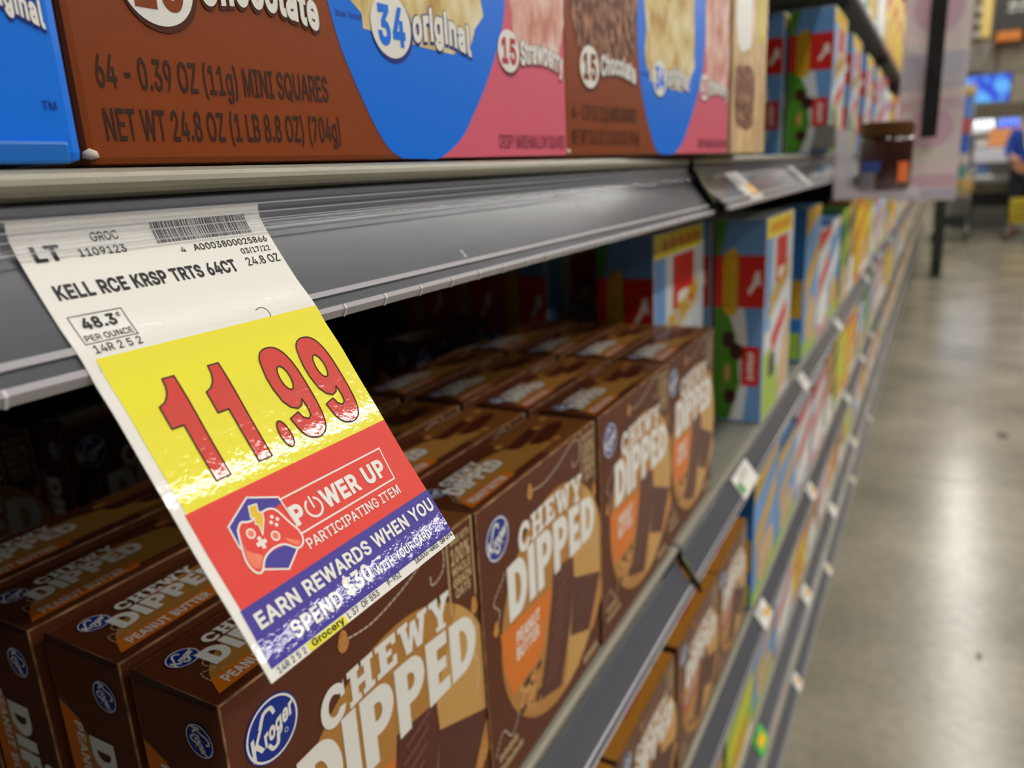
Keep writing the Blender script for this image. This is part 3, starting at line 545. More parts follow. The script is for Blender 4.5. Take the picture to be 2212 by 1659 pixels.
def make_sign():
    m = TMB(); m.add([(0, 0, 0), (74, 0, 0), (74, 117.1, 0), (0, 117.1, 0)], [(0, 1, 2, 3)], PW)
    m.add([(0, 0, -.00025), (74, 0, -.00025), (74, 117.1, -.00025), (0, 117.1, -.00025)], [(3, 2, 1, 0)], PW)
    root = m.build('price_sign', None, 0, label='long white, yellow and red paper price sign reading 11.99 hanging from the shelf edge', cat='price sign')
    def part(name, fnc, L, **kw):
        b = TMB(); fnc(b); return b.build(name, root, L, **kw)
    def P(b, l, m, lv=0): b.poly(l if isinstance(l[0], list) else [l], m, flat(lv))
    def T(b, s, u0, u1, v, h, m=PK, bold=.02, **k): text(b, s, u0, u1, v, h, m, flat(1), bold, up=-1, **k)
    part('yellow_price_panel', lambda b: P(b, rect(2.9, 36, 74, 76), PY), 1)
    part('red_promotion_panel', lambda b: P(b, rect(2.5, 76, 74, 100.4), PR), 1)
    part('violet_reward_panel', lambda b: P(b, [(2.2, 100.4), (74, 100.4), (74, 114.6), (1.6, 114.6)], PB), 1)
    def head(b):
        T(b, 'LT', 3.3, 10.0, 9.8, 3.6, bold=.09)
        T(b, 'GROC', 18.7, 26.0, 6.1, 2.3); T(b, '1109123', 13.9, 26.3, 9.8, 2.1)
        T(b, '4', 41.2, 42.7, 12.1, 1.6); T(b, 'A0003800025866', 45.4, 72.0, 12.0, 1.9, bold=.03)
        T(b, '03/17/22', 60.2, 71.2, 15.0, 1.7); T(b, '24.8 OZ', 59.8, 72.4, 19.0, 2.6)
        T(b, 'KELL RCE KRSP TRTS 64CT', 3.4, 55.6, 19.9, 3.5, bold=.075)
        T(b, '48.3', 4.8, 13.3, 28.3, 2.8, bold=.085); T(b, '¢', 13.9, 14.9, 26.6, 1.3)
        T(b, 'PER OUNCE', 3.5, 15.4, 31.5, 1.6); T(b, '14R 2 5 2', 3.8, 15.8, 34.8, 2.0)
        b.union(stroke([(2.8, 24.5), (16, 24.5), (16, 32.1), (2.8, 32.1)], .22, True), PK, flat(0))
        b.union(stroke(spline([(52, 33.2), (54, 32.6), (55.5, 33.4), (56, 35.2), (55.4, 36)], 5), .2), PK, flat(0))
    part('item_lettering', head, 1)
    def bar(b):
        r = random.Random(3); u = 35.8
        while u < 67.6:
            w = r.choice([.18, .18, .36, .36, .56]); P(b, rect(u, 2.6, u + w, 8.6), PK); u += w + r.choice([.18, .2, .36, .4])
    part('barcode', bar, 1)
    ONE = [(15.0, 44.7), (18.3, 44.7), (18.0, 72), (13.7, 72), (13.75, 56.9), (10.45, 56.9), (10.45, 51.1), (12.3, 50.4), (13.8, 48.9), (14.7, 46.9)]
    O9 = spline([(43.0, 49.5), (43.9, 46.8), (45.8, 45.0), (48.3, 44.5), (50.8, 45.2), (52.6, 47.5), (53.7, 52), (54.1, 58), (54.0, 64), (53.3, 68.3), (51.6, 71.4), (48.8, 72.5), (45.8, 71.8), (43.8, 69.6), (42.7, 65.0)], 4)[:-1] + [(42.7, 65.0), (46.2, 64.1), (46.9, 66.0), (48.3, 66.9), (49.6, 66.1), (50.0, 64.0), (49.75, 61.2), (48.6, 62.7), (46.8, 63.2), (44.9, 62.2), (43.4, 60), (42.6, 56), (42.5, 52.5)]
    H9 = ell(48.3, 54.1, 1.75, 3.6, 22)
    DOT = ell(38.6, 68.2, 1.75, 3.8, 24)
    sh = lambda l, d: [(p[0] + d, p[1]) for p in l]
    def digits(b):
        for l in ([ONE], [sh(ONE, 13.3)], [DOT], [O9, H9], [sh(O9, 13.9), sh(H9, 13.9)]): P(b, l, PD)
    part('price_digits', digits, 2, label='tall dark red price digits outlined in black')
    def outl(b):
        for l in (ONE, sh(ONE, 13.3), DOT, O9, H9, sh(O9, 13.9), sh(H9, 13.9)):
            b.union(stroke(l, .36, True), PK, flat(0))
    part('digit_outline', outl, 3)
    def power(b):
        b.union(stroke([(26.3, 82.7), (65.9, 82.9), (64.9, 92.6), (27.3, 92.6)], .45), PW, flat(0))
        for s_, a, c in (('P', 27.2, 31.0), ('WER', 37.9, 52.2), ('UP', 54.8, 63.6)): T(b, s_, a, c, 90.3, 4.6, PW, .10)
        b.union(stroke(ell(34.6, 88.4, 2.6, 2.5, 26, -PI / 2 + .55, 1.5 * PI - .55), .6), PW, flat(0))
        P(b, rect(34.3, 85.3, 34.9, 88.6), PW)
        T(b, 'PARTICIPATING ITEM', 26.8, 64.2, 97.0, 2.6, PW, .035)
    part('power_up_lettering', power, 2)
    def reward(b):
        T(b, 'EARN REWARDS WHEN YOU', 4.2, 72.6, 106.2, 3.5, PW, .07)
        T(b, 'SPEND', 10.6, 27.2, 112.5, 3.6, PW, .07); T(b, '$30', 29.2, 39.4, 111.9, 4.1, PW, .09); T(b, 'WITH YOUR CARD', 40.6, 65.6, 112.2, 2.3, PW, .045)
    part('reward_lettering', reward, 2)
    def ctl(b):
        HX = [(10.2, 88.0), (10.4, 82.8), (18.5, 78.6), (26.6, 82.0), (27.2, 90.0), (23.6, 95.3), (18.6, 98.3), (12.7, 95.3)]
        P(b, [(10.4, 88.5), (10.6, 82.9), (18.5, 78.9), (26.2, 82.2), (26.6, 83.6), (19, 84.6), (12.6, 84.2)], PB)
        P(b, [(13.2, 95.0), (15.0, 92.6), (20.9, 92.9), (23.4, 95.1), (18.6, 98.0)], PB)
        b.union(stroke(HX, .45, True), PW, flat(0))
        BD = spline([(12.0, 84.6), (13.8, 83.3), (16.2, 84.0), (20.2, 83.4), (22.6, 83.5), (24.2, 84.8), (25.6, 88.6), (26.8, 91.8), (26.2, 94.4), (23.9, 95.2), (21.2, 92.8), (18.5, 92.2), (16.2, 92.5), (14.2, 93.4), (12.0, 95.5), (10.4, 94.8), (9.8, 91.9), (10.7, 88.3), (12.0, 84.6)], 4)[:-1]
        P(b, BD, PR, .5)
        b.union(stroke(BD, .5, True), PW, flat(1))
        P(b, [(11.6, 87.4), (11.3, 89.6), (14.3, 92.4), (12.1, 94.7), (10.8, 94.0), (10.3, 91.8)], PO, 1); P(b, [(21.9, 91.2), (25.0, 93.6), (25.7, 94.2), (24.0, 94.7), (22.4, 92.6)], PO, 1)
        for cx, cy in ((14.6, 86.6), (20.1, 89.9)): P(b, ell(cx, cy, 1.25, 1.3, 20), PW, 1.5); P(b, ell(cx, cy, .85, .9, 20), PO, 2)
        P(b, rect(14.4, 89.2, 17.3, 90.2), PW, 1.5); P(b, rect(15.35, 88.1, 16.35, 91.2), PW, 1.5)
        for cx, cy in ((22, 85.5), (23.05, 86.6), (21, 86.6), (22, 87.7)): P(b, ell(cx, cy, .5, .5, 12), PW, 1.5)
        BO = [(17.7, 80.7), (20.0, 81.0), (19.4, 82.9), (20.3, 83.5), (19.6, 85.2), (17.2, 88.2), (17.6, 85.6), (16.9, 85.2), (17.5, 83.7), (16.7, 83.3)]
        P(b, BO, PG, 2)
        b.union(stroke(BO, .3, True), PW, flat(2.2))
    part('game_controller_print', ctl, 2)
    def foot(b):
        P(b, rect(12.3, 114.9, 25.4, 117.0), PY)
        T(b, '14R 2 5 2', 2.7, 11.4, 116.5, 1.5); T(b, 'Grocery', 13.5, 24.6, 116.4, 1.5, bold=.07); T(b, 'L 37  OF 553', 26.2, 38.2, 116.4, 1.5)
        T(b, 'P-952', 42.4, 47.8, 116.1, 1.5); T(b, '18J5X6-4REE  SM 094', 54.8, 73.4, 115.9, 1.4)
    part('foot_lettering', foot, 1)
    return root
make_sign()

# ------------------------------------------------------------------ shelves
STEEL = mat('shelf_steel', '8f8b7c', .38, metal=.35, bump=.06, bscale=900, noise=.05)
DECK = mat('shelf_deck_paint', '6f6f68', .5, noise=.08, nscale=60)
RAIL = mat('rail_grey', '54555b', .24, coat=.6, noise=.10, nscale=14, stretch=(.12, 1, 1), bump=.02, bscale=200)
RAILD = mat('rail_dark', '26272a', .4)
LIP = mat('rail_lip_plastic', 'aaa6aa', .3, coat=.5)
TICK = mat('rail_tick', 'cfccd0', .3)
CLEAR = clearmat('clear_rib_plastic', (.45, .45, .48), a=.12, rough=.12)
CLEAR2 = clearmat('clear_rib_edge', (.75, .75, .78), a=.35, rough=.15)
BLACKM = mat('black_plastic', '121212', .5)
YB = .1835
def shelf(x0, x1, z, y_off, label, near=False, flare=0., name='shelf', group=None, depth=.57):
    """one shelf bay: deck with rounded front bar (root) and the price rail hung under the bar"""
    dy = y_off; zz = CZ + z
    m = MB()
    bar = [(YB + dy + .0036 * math.cos(a), zz - .0046 + .0036 * math.sin(a)) for a in [PI * .5 + k * PI / 8 for k in range(9)]]
    m.extr(bar + [(YB + dy + .010, zz - .0082), (YB + dy + .010, zz - .001)], x0 + .0012, x1 - .0012, STEEL)
    m.box((x0 + .002, YB + dy + .008, zz - .006), (x1 - .002, YB + dy + depth, zz - .0008), DECK)
    m.box((x0 + .003, YB + dy + .012, zz - .030), (x0 + .006, YB + dy + depth - .02, zz - .006), DECK)
    m.box((x1 - .006, YB + dy + .012, zz - .030), (x1 - .003, YB + dy + depth - .02, zz - .006), DECK)
    root = m.build(name, label=label, cat='shelf', group=group)
    # rail profile, relative to the top shelf
    o = z - .0078
    def q(y, zz_):
        if not near and z < 0: y = .1815 + (y - .1815) * .87; zz_ = -.0015 + (zz_ + .0015) * .87
        return (y + dy + (flare * (-.0080 - zz_) / .03 if zz_ < -.008 else 0), CZ + zz_ + o + (-flare * .25 if zz_ < -.03 else 0))
    r = MB()
    prof = [q(.1815, -.0015), q(.1815, -.0095), q(.1615, -.0365), q(.1640, -.0372), q(.1845, -.0095), q(.1845, -.0015)]
    r.extr(prof, x0 + .002, x1 - .004, RAIL)
    r.extr([q(.1838, -.0005), q(.1838, -.0022), q(.1848, -.0022), q(.1848, -.0005)], x0 + .002, x1 - .004, RAILD)
    rl = r.build('price_rail', root)
    l = MB()
    l.extr([q(.1613, -.0362), q(.1604, -.0376), q(.1616, -.0400), q(.1640, -.0396), q(.1642, -.0372)], x0 + .001, x1 + .003 if near else x1 - .004, LIP)
    l.extr([q(.1646, -.0316), q(.1640, -.0318), q(.1632, -.0330), q(.1638, -.0334)], x0 + .001, x1 - .004, LIP)
    if near:
        x = x0 + .02
        while x < x1:
            l.extr([q(.1609, -.0362), q(.1600, -.0376), q(.1612, -.0402), q(.162, -.04), q(.1612, -.0362)], x, x + .0008, TICK); x += .0207
    l.build('rail_lip', rl)
    if near:
        c = MB(); n = 22
        yz = []
        for k in range(n + 1):
            t = k / n; zc = -.0012 - .0112 * t
            yb = .1790 if zc > -.0075 else .1790 - (-.0075 - zc) * .60
            yz.append(q(yb + .0004 * math.sin(t * 2 * PI * 4.5), zc))
        X0, X1 = x0 + .002, x1 - .012
        for a_, b_ in zip(yz, yz[1:]): c.add([(X0, *a_), (X1, *a_), (X1, *b_), (X0, *b_)], [(0, 1, 2, 3)], CLEAR)
        for k in (6, 11, 15, 20):
            y_, z_ = yz[k]; c.extr([(y_ - .0003, z_ + .00022), (y_ - .0003, z_ - .00022), (y_ + .0002, z_ - .0002), (y_ + .0002, z_ + .0002)], X0, X1, CLEAR2)
        c.build('clear_rib_strip', rl, smooth=False)
    return root
def railpt(x, s, z, flare=0., dy=0., off=.0012):
    """point on a rail face, s = 0 top .. 1 bottom, pushed towards the aisle"""
    kk = .87 if z < 0 else 1.; y = .1815 - .02 * s * kk; zz_ = -.0015 - (.008 + .027 * s) * kk
    y += dy + (flare * (-.0080 - zz_) / .03); L = math.hypot(.02 - flare, .027)
    ny, nz = -.027 / L, (.02 - flare) / L
    return (x, y + ny * off, CZ + z - .0078 + zz_ + nz * off)
B0, B1 = -.25, .643
LEV = {'A': .0078, 'B': -.3422, 'C': -.622, 'D': -.845, 'E': -1.010, 'T': .325}
shelf(B0, B1, LEV['A'], 0, 'near upper grey shelf with the hanging price sign and clear ribbed rail', near=True)
shelf(B0, B1, LEV['B'], .0075, 'near shelf carrying the brown peanut butter bar cartons')
shelf(B0, B1, LEV['C'], .0075, 'near shelf carrying the cartons with red strips, below the peanut butter ones')
shelf(B0, B1, LEV['D'], .0045, 'near fourth shelf down, under the red strip cartons')
shelf(B0, B1, LEV['E'], .0045, 'near lowest deck just above the floor', depth=.56)
bays = [(.645, 1.863)] + [(1.865 + 1.22 * i, 1.865 + 1.22 * i + 1.218) for i in range(9)]
desc = {'A': 'upper shelf', 'B': 'second shelf', 'C': 'third shelf', 'D': 'fourth shelf', 'E': 'lowest deck', 'T': 'overhead shelf'}
for i, (a, b) in enumerate(bays):
    for k in 'ABCDET':
        if i == 0:
            lb = {'A': 'upper shelf of the second bay with outward tilted rail under the crunchy snack cartons', 'B': 'second bay shelf where the green and blue cartons stand', 'C': 'second bay third shelf under the blue and yellow cartons', 'D': 'second bay fourth shelf with thin strips of cartons', 'E': 'second bay lowest deck over the floor', 'T': 'dark overhead shelf of the second bay'}[k]; g = None
        else: lb = 'distant grey %s running along the aisle beyond the jar' % desc[k]; g = 'far %ss along the aisle' % desc[k]
        shelf(a, b, LEV[k], {'A': 0, 'B': .0075, 'C': .0075, 'D': .0045, 'E': .0045, 'T': 0}[k], lb, flare=(-.012 if (k == 'A' and i == 0) else 0), group=g)
        if i > 5 and k == 'A': pass
# cap between rails at the joint
def cap(x, z, dy, flare, label):
    m = MB()
    pts = [(x, .1800 + dy, CZ + z - .004), (x + .001, .1795 + dy, CZ + z - .011), (x + .0015, .172 + dy, CZ + z - .024), (x + .002, .163 + dy, CZ + z - .038), (x + .003, .160 + dy, CZ + z - .046)]
    m.tube(pts, [.002, .003, .0032, .003, .0018], BLACKM, 8)
    o = m.build('rail_joint_clip', smooth=True, label=label, cat='clip')
    m = MB(); m.tube([(p[0] - .001, p[1] - .0025, p[2]) for p in pts[1:4]], .0009, mat('olive_trim', '8a8a4e', .4), 6); m.build('trim_edge', o, smooth=True)
cap(.643, LEV['B'], .0075, 0, 'black curved clip bridging two rails beside the peanut butter cartons')
cap(.645, LEV['A'], 0, 0, 'black curved clip where the near upper rail meets the tilted rail')

# moulded mark on the clear rail
m = MB()
def rp(u, v, L=1):
    p0 = railpt(.2640, .80, LEV['A'], off=.0003); e = .0010
    a = railpt(.2640, .80 - v / 33.6, LEV['A'], off=.0003)
    return (a[0] + u / 1000, a[1], a[2])
text(m, 'H1', 0, 2.0, 1.9, 1.5, TICK, rp, .03); text(m, 'M2', .2, 2.2, 0, 1.5, TICK, rp, .03)
m.build('rail_mould_mark', bpy.data.objects['price_rail'], label='small moulded characters on the rail')

# bays: back panel, uprights, kick plate
BACK = mat('back_panel', '3a3937', .6)
for i, (a, b) in enumerate([(B0, B1)] + bays):
    m = MB()
    m.box((a + .001, .772, .0), (b - .001, .79, CZ + .9), BACK)
    m.box((a + .001, .23, .001), (b - .001, .25, CZ - 1.052), mat('kick_plate', '4b4a46', .5))
    m.box((b - .012, .762, 0), (b + .012, .771, CZ + .9), BLACKM)
    m.build('gondola_frame', label=['dark back panel and kick plate of the nearest shelving bay', 'dark back panel and kick plate of the second shelving bay'][i] if i < 2 else 'dark back panel and kick plate of a distant shelving bay', cat='shelving frame', group=None if i < 2 else 'distant shelving frames')

# ------------------------------------------------------------------ peanut butter cartons
proto = granola_box()
def place(o, x, y, z, rz=0., label=None, group=None, cat='snack box', tilt=0.):
    o.location = (x, y, z); o.rotation_euler = (tilt, 0, rz); tag(o, label, cat, group); return o
colnames = ['nearest stack below the price sign', 'second stack from the price sign', 'third stack from the price sign', 'far stack beside the crunchy cartons']
rown = ['front', 'second', 'third', 'fourth']
cols = [(.1405, .195, .158, [.0, .0532, .1075, .161], -.3), (.3013, .1925, .164, [0, .054, .109, .165], .5), (.4668, .193, .15, [.0, .0530, .108, .163], .2), (.6285, .1955, .165, [0, .0500, .101, .155], .1)]
first = True
SZB = CZ + LEV['B'] + .0004
G1 = 'peanut butter bar cartons on the second shelf'
for ci, (x, y, w, rows, rz) in enumerate(cols):
    for ri, dy in enumerate(rows):
        o = proto if first else copy_tree(proto); first = False
        jx = [0, .0004, .0, .0008][ri] if ci else [0, .0012, 0, .0015][ri]
        lab = 'brown peanut butter bar carton, %s in the %s' % (rown[ri], colnames[ci])
        place(o, x + jx, y + dy, SZB, math.radians(rz * (1 if ri == 0 else .4)), lab, G1)
for x, y, lb in ((.146, .585, 'brown peanut butter carton deep in the dark at the far left of the shelf'), (.310, .553, 'brown peanut butter carton in the dark with its round emblem left of the price sign'), (.474, .520, 'brown peanut butter carton deep in the dark behind the third stack'), (.634, .47, 'brown peanut butter carton in the dark behind the far stack')):
    place(copy_tree(proto), x, y, SZB, 0, lb, G1)
# red strip kind on the third shelf
rb = granola_box(160, 156, 46, red=True, name='granola_bar_box')
SZC = CZ + LEV['C'] + .0004
nm = ['lowest in the picture', 'second up the row', 'third up the row', 'fourth up the row']
for i, x in enumerate((.326, .4905, .6610, .8240)):
    place(rb if i == 0 else copy_tree(rb), x, .193, SZC, math.radians(.3 * (i % 2)), 'brown bar carton with red strip on the third shelf, ' + nm[i], 'red strip cartons on the third shelf')
    place(copy_tree(rb), x + .002, .244, SZC, 0, 'red strip carton hidden behind the one ' + nm[i], 'red strip cartons on the third shelf')

# ------------------------------------------------------------------ marshmallow square cartons on the upper shelf
RBLUE = mat('carton_blue', '0076f0', .4, coat=.1, bump=.04, bscale=300)
RBR = mat('carton_rust', '8c3e08', .42, coat=.2, noise=.04, nscale=300, bump=.05, bscale=260)
RPK = mat('carton_pink', 'e0637a', .4, coat=.2)
RTX = mat('print_dark_rust', '3c2318', .42)
RNV = mat('print_navy', '1a2f86', .4); RSH = mat('print_deep_rust', '4e2412', .4); RPT = mat('print_plum', '7c2f44', .4)
RED_ = mat('print_cherry', 'c23248', .4)
MAROON = mat('carton_maroon', '6a2b30', .4, coat=.3)
def square_mat(name, ca, cb, cc_, sc):
    m = mat(name, ca, .5, noise=.1, nscale=sc, stretch=(1, 1, .55)); r = [n for n in m.node_tree.nodes if n.type == 'VALTORGB'][0].color_ramp
    r.elements[0].position = .34; r.elements[0].color = (*lin(ca), 1); r.elements[1].position = .66; r.elements[1].color = (*lin(cc_), 1)
    e = r.elements.new(.48); e.color = (*lin(cb), 1)
    return m
SQY = square_mat('print_marshmallow_square', 'c39553', 'e0c887', 'f1e6c2', 75)
SQB = square_mat('print_chocolate_square', '3f241a', '7a4a34', 'c08c6c', 210)
SQP = square_mat('print_strawberry_square', 'c9806c', 'e3aa9c', 'f3d9cf', 75)
def blob(cx, cy, rx, ry, seed, n=40, k=.07):
    r = random.Random(seed)
    return [(cx + (abs(math.cos(a)) ** .45) * math.copysign(rx, math.cos(a)) * (1 + r.uniform(-k, k)), cy + (abs(math.sin(a)) ** .45) * math.copysign(ry, math.sin(a)) * (1 + r.uniform(-k, k))) for a in [2 * PI * i / n for i in range(n)]]
def krispy(label, W=272, H=190, T=150):
    mb = MB(); mb.bevbox((0, 0, 0), (W / 1000, T / 1000, H / 1000), .0022, RBR, RBR)
    mb.box((-.00008, .003, .003), (0, T / 1000 - .003, H / 1000 - .003), MAROON)
    mb.box((W / 1000, .003, .003), (W / 1000 + .0001, T / 1000 - .003, H / 1000 - .003), RBLUE)
    root = mb.build('marshmallow_square_carton', label=label, cat='snack box')
    F = lambda L: (lambda u, h: (u / 1000, -E_ * L, h / 1000))
    b = MB()
    R = spline([(130, .6), (143, .4), (156, .8), (172, 9), (181, 18), (193, 32), (202, 45), (210, 59), (214, 73), (216, 90), (218, 110), (222, 140), (230, 187)], 5)
    b.poly([R + [(W - 2, 187), (W - 2, 1)]], RPK, F(1))
    Lf = spline([(90, 187), (93, 120), (94, 75), (96, 57), (100, 42), (105, 31), (111, 20), (117, 10.5), (123, 4), (130, .6)], 5)
    b.poly([Lf + R[1:] ], RBLUE, F(1.2)); b.build('colour_panels', root)
    p = MB()
    p.poly([blob(150, 105, 44, 60, 1)], SQY, F(2)); p.poly([blob(52, 110, 42, 54, 2)], SQB, F(2)); p.poly([blob(244, 106, 27, 58, 3)], SQP, F(2))
    p.build('food_picture', root)
    t = MB()
    for cx, cy, r, s, mt, sh_ in ((29, 50, 11.6, '15', RBR, RSH), (129.5, 50.5, 11.8, '34', RBLUE, RNV), (214.5, 49.5, 9.6, '15', RED_, RPT)):
        t = MB(); t.poly([ell(cx + .6, cy - 1.0, r + .7, n=48)], sh_, F(3)); t.poly([ell(cx, cy, r, n=48)], WHITE, F(4))
        text(t, s, cx - r * .68, cx + r * .68, cy - r * .55, r * 1.1, mt, F(5), .09, res=6); t.build('count_circle', root, label='white circle with the number ' + s)
    for s, a, c, v, h, sh_ in (('Chocolate', 43, 91, 46.5, 10.5, RSH), ('Original', 142.5, 183, 46.5, 11.2, RNV), ('Strawberry', 225, 268.5, 44.5, 10, RPT)):
        s = s.lower() if s == 'Original' else s
        wp = lambda u, v, a=a, c=c: (u, v + 3.0 * math.sin(PI * min(1, max(0, (u - a) / (c - a)))) + (0 if c < 100 else 0) - 2.0 * (u - a) / (c - a))
        t = MB(); text(t, s, a - .4, c + .6, v - .4, h, sh_, F(3.2), .20, warp=wp, res=5)
        text(t, s, a, c, v, h, WHITE, F(4.5), .10, warp=wp, res=6)
        t.build('flavour_name', root, label='white flavour name ' + s)
    n = MB()
    text(n, '64 - 0.39 OZ (11g) MINI SQUARES', 6.4, 92, 20.8, 8.2, RTX, F(1.5), .035, res=5)
    n.build('weight_lettering', root); n = MB()
    text(n, 'NET WT 24.8 OZ (1 LB 8.8 OZ) (704g)', 6.4, 96, 6.9, 8.2, RTX, F(1.5), .035, res=5)
    n.build('weight_lettering', root); n = MB()
    text(n, 'CRISPY MARSHMALLOW SQUARES', 202, 268, 4.6, 6.2, RPT, F(1.8), .04)
    n.build('weight_lettering', root); n = MB()
    text(n, 'Show Texture', 99.5, 113.5, 50.5, 2.2, RNV, F(1.8), .02)
    n.build('weight_lettering', root, label='dark net weight lettering')
    w = MB(); w.lathe([(.0001, 0), (.0022, .0006), (.0018, .0022), (.0001, .003)], mat('torn_card', 'cfc3ae', .8), 10, (.0008, -.0001, .0016)); w.build('worn_corner', root, smooth=True, label='pale worn corner')
    return root
SZA = CZ + LEV['A'] + .0003
k1 = krispy('large brown, blue and pink marshmallow square carton directly above the price sign')
k1.location = (.1370, .2037, SZA); k1.scale.x = 1.012; k1.rotation_euler.z = -math.atan2(.0185, .270)
k2 = copy_tree(k1); k2.location = (.4165, .1880, SZA); k2.rotation_euler.z = -math.atan2(.026, .271)
tag(k2, 'large brown, blue and pink marshmallow square carton right of the one above the sign')
def blue_carton():
    mb = MB(); mb.bevbox((0, 0, 0), (.272, .150, .19), .0025, RBLUE, RBLUE)
    o = mb.build('marshmallow_square_carton', label='plain blue carton at the far left edge of the upper shelf', cat='snack box')
    F = lambda L: (lambda u, h: (u / 1000, -E_ * L, h / 1000))
    t = MB()
    wp = lambda u, v: (u, v - .42 * (u - 256))
    text(t, 'original', 255.0, 268.6, 35.0, 5.4, RNV, F(2), .26, warp=wp, res=5); text(t, 'original', 255.2, 268.4, 35.1, 5.2, WHITE, F(3), .10, warp=wp, res=6)
    t.build('flavour_lettering', o)
    t = MB(); text(t, 'TM', 264.0, 267.4, 12.0, 1.9, RNV, F(2), .03); t.build('small_mark', o)
    t = MB(); t.bevbox((.100, -.0012, -.0002), (.2680, .0012, .0050), .0008, mat('flap_blue', '1f6fc9', .35, coat=.4), None); t.build('bottom_flap', o)
    return o
bc = blue_carton(); bc.location = (-.1490, .187, SZA); bc.rotation_euler.z = math.radians(-.6)
def plain_carton(W, T, H, front, side, label, shapes=(), name='snack_box', cat='snack box', group=None, edge=None):
    """carton with printed panels; shapes: (loop on unit front, material, layer)"""
    mb = MB(); mb.bevbox((0, 0, 0), (W, T, H), .001, front, edge)
    mb.box((-.0001, .001, .001), (0, T - .001, H - .001), side)
    o = mb.build(name, label=label, cat=cat, group=group)
    if shapes:
        b = MB()
        for loop, mt, L, face in shapes:
            fn = (lambda u, v, L=L: (u * W, -E_ * L, v * H)) if face == 'f' else (lambda u, v, L=L: (-.0001 - E_ * L, (1 - u) * T, v * H))
            b.poly([loop], mt, fn)
        b.build('printed_panels', o)
    return o
M_ = lambda n, c, **k: mat(n, c, k.pop('rough', .45), coat=.05, **k)
TANW = M_('carton_cereal_tan', 'd6b483', noise=.35, nscale=60, stretch=(1, 1, .4))
t3 = plain_carton(.105, .14, .19, TANW, TANW, 'pale tan carton with cereal pictures right of the second marshmallow carton', [(blob(.35, .25, .28, .14, 5), SQB, 2, 'f'), (blob(.8, .62, .12, .12, 6), M_('print_yellow', 'd8c43a'), 2, 'f'), (blob(.3, .65, .22, .2, 8), WHITE, 2, 'f')])
t3.location = (.6975, .1605, SZA); t3.rotation_euler.z = math.radians(-4)

# crunchy squares carton: green, sky blue and red
SKY = M_('carton_sky', '6d9fd8'); GREEN = M_('carton_green', '4f8f22'); LIME = M_('carton_lime', 'a5c63a'); REDC = M_('carton_red', 'd0251c'); YEL = M_('carton_yellow', 'f0d91a')
PALE = M_('carton_pale', 'd9dde2'); GOLD = M_('print_gold', 'd9ab1e'); MBL = M_('carton_mid_blue', '2f78c4')
def crunch_box(label, W=.205, T=.066, H=.272, group='green and blue crunchy square cartons'):
    mb = MB(); mb.bevbox((0, 0, 0), (W, T, H), .001, PALE, None); mb.box((-.0001, .001, .001), (0, T - .001, H - .001), SKY)
    o = mb.build('snack_box', label=label, cat='snack box', group=group)
    f = lambda L: (lambda u, v: (u * W, -E_ * L, v * H))
    s = lambda L: (lambda u, v: (-.0001 - E_ * L, (1 - u) * T, v * H))
    b = MB()
    for l, mt, L in ((rect(.01, .9, .93, .995), YEL, 2), (rect(.34, .66, .76, .89), REDC, 2), ([(.01, .01), (.6, .01), (.5, .2), (.2, .36), (.01, .34)], LIME, 1.5), ([(.25, .40), (.8, .54), (.8, .45), (.3, .30)], REDC, 2), ([(.5, .02), (.95, .05), (.95, .5), (.8, .42), (.6, .2)], TANW, 2.2), (rect(.01, .45, .2, .9), SKY, 1.2), (blob(.3, .25, .12, .06, 4), CHOCD, 3), (blob(.55, .70, .12, .03, 9), WHITE, 3)): b.poly([l], mt, f(L))
    for i in range(5): b.poly([rect(.14 + i * .15, .925, .24 + i * .15, .97)], ORANGE, f(3))
    b.build('front_print', o)
    b = MB()
    for l, mt, L in (([(.02, .995), (.26, .995), (.12, .83), (.02, .83)], GREEN, 1.5), (rect(.01, .58, .99, .83), REDC, 2), ([(.02, .01), (.35, .01), (.55, .2), (.45, .45), (.25, .58), (.02, .58)], GREEN, 1.5), ([(.35, .01), (.62, .01), (.75, .3), (.6, .58), (.25, .58), (.45, .45), (.55, .2)], PALE, 1.4), (rect(.58, .19, .93, .39), REDC, 2.5), (ell(.30, .42, .13, .045, 16), CHOCD, 3), (ell(.47, .36, .14, .045, 16), CHOCD, 3), (ell(.36, .13, .13, .04, 16), CHOCD, 3), (ell(.3, .25, .06, .05, 10), TAN2, 3), ([(.88, .76), (.80, .75), (.76, .70), (.66, .66), (.70, .64), (.86, .70), (.92, .68)], WHITE, 3)): b.poly([l], mt, s(L))
    b.build('side_print', o)
    b = MB(); sw = lambda L: (lambda a, c: s(L)(c, a))
    b.poly([blob(.33, .70, .15, .16, 31, 30, .05)], GOLD, s(3))
    text(b, 'CRUNCH', .57, .84, .25, .22, CHOCD, lambda a, c: s(3.5)(c, a), .10); text(b, 'CRUNCH', .57, .84, .26, .20, GOLD, lambda a, c: s(4)(c, a), .05)
    b.build('title_lettering', o); b = MB()
    text(b, 'treats', .22, .36, .70, .14, WHITE, lambda a, c: s(4)(c, a), .05)
    b.build('small_lettering', o); b = MB()
    text(b, 'CRUNCH', .12, .86, .50, .10, GOLD, f(3.5), .12, slope=.22)
    b.build('title_lettering', o)
    return o
cb = crunch_box('green, blue and red crunchy carton at the front, right of the brown stacks'); cb.location = (1.022, .187, SZB)
def cc(x, y, z, label, rz=0, g='green and blue crunchy square cartons'):
    o = copy_tree(cb); o.location = (x, y, z); o.rotation_euler.z = math.radians(rz); tag(o, label, None, g); return o
cc(1.022, .258, SZB, 'crunchy carton standing right behind the front green and blue one')
cc(.797, .262, SZB, 'crunchy carton rising behind the far stack of brown cartons')
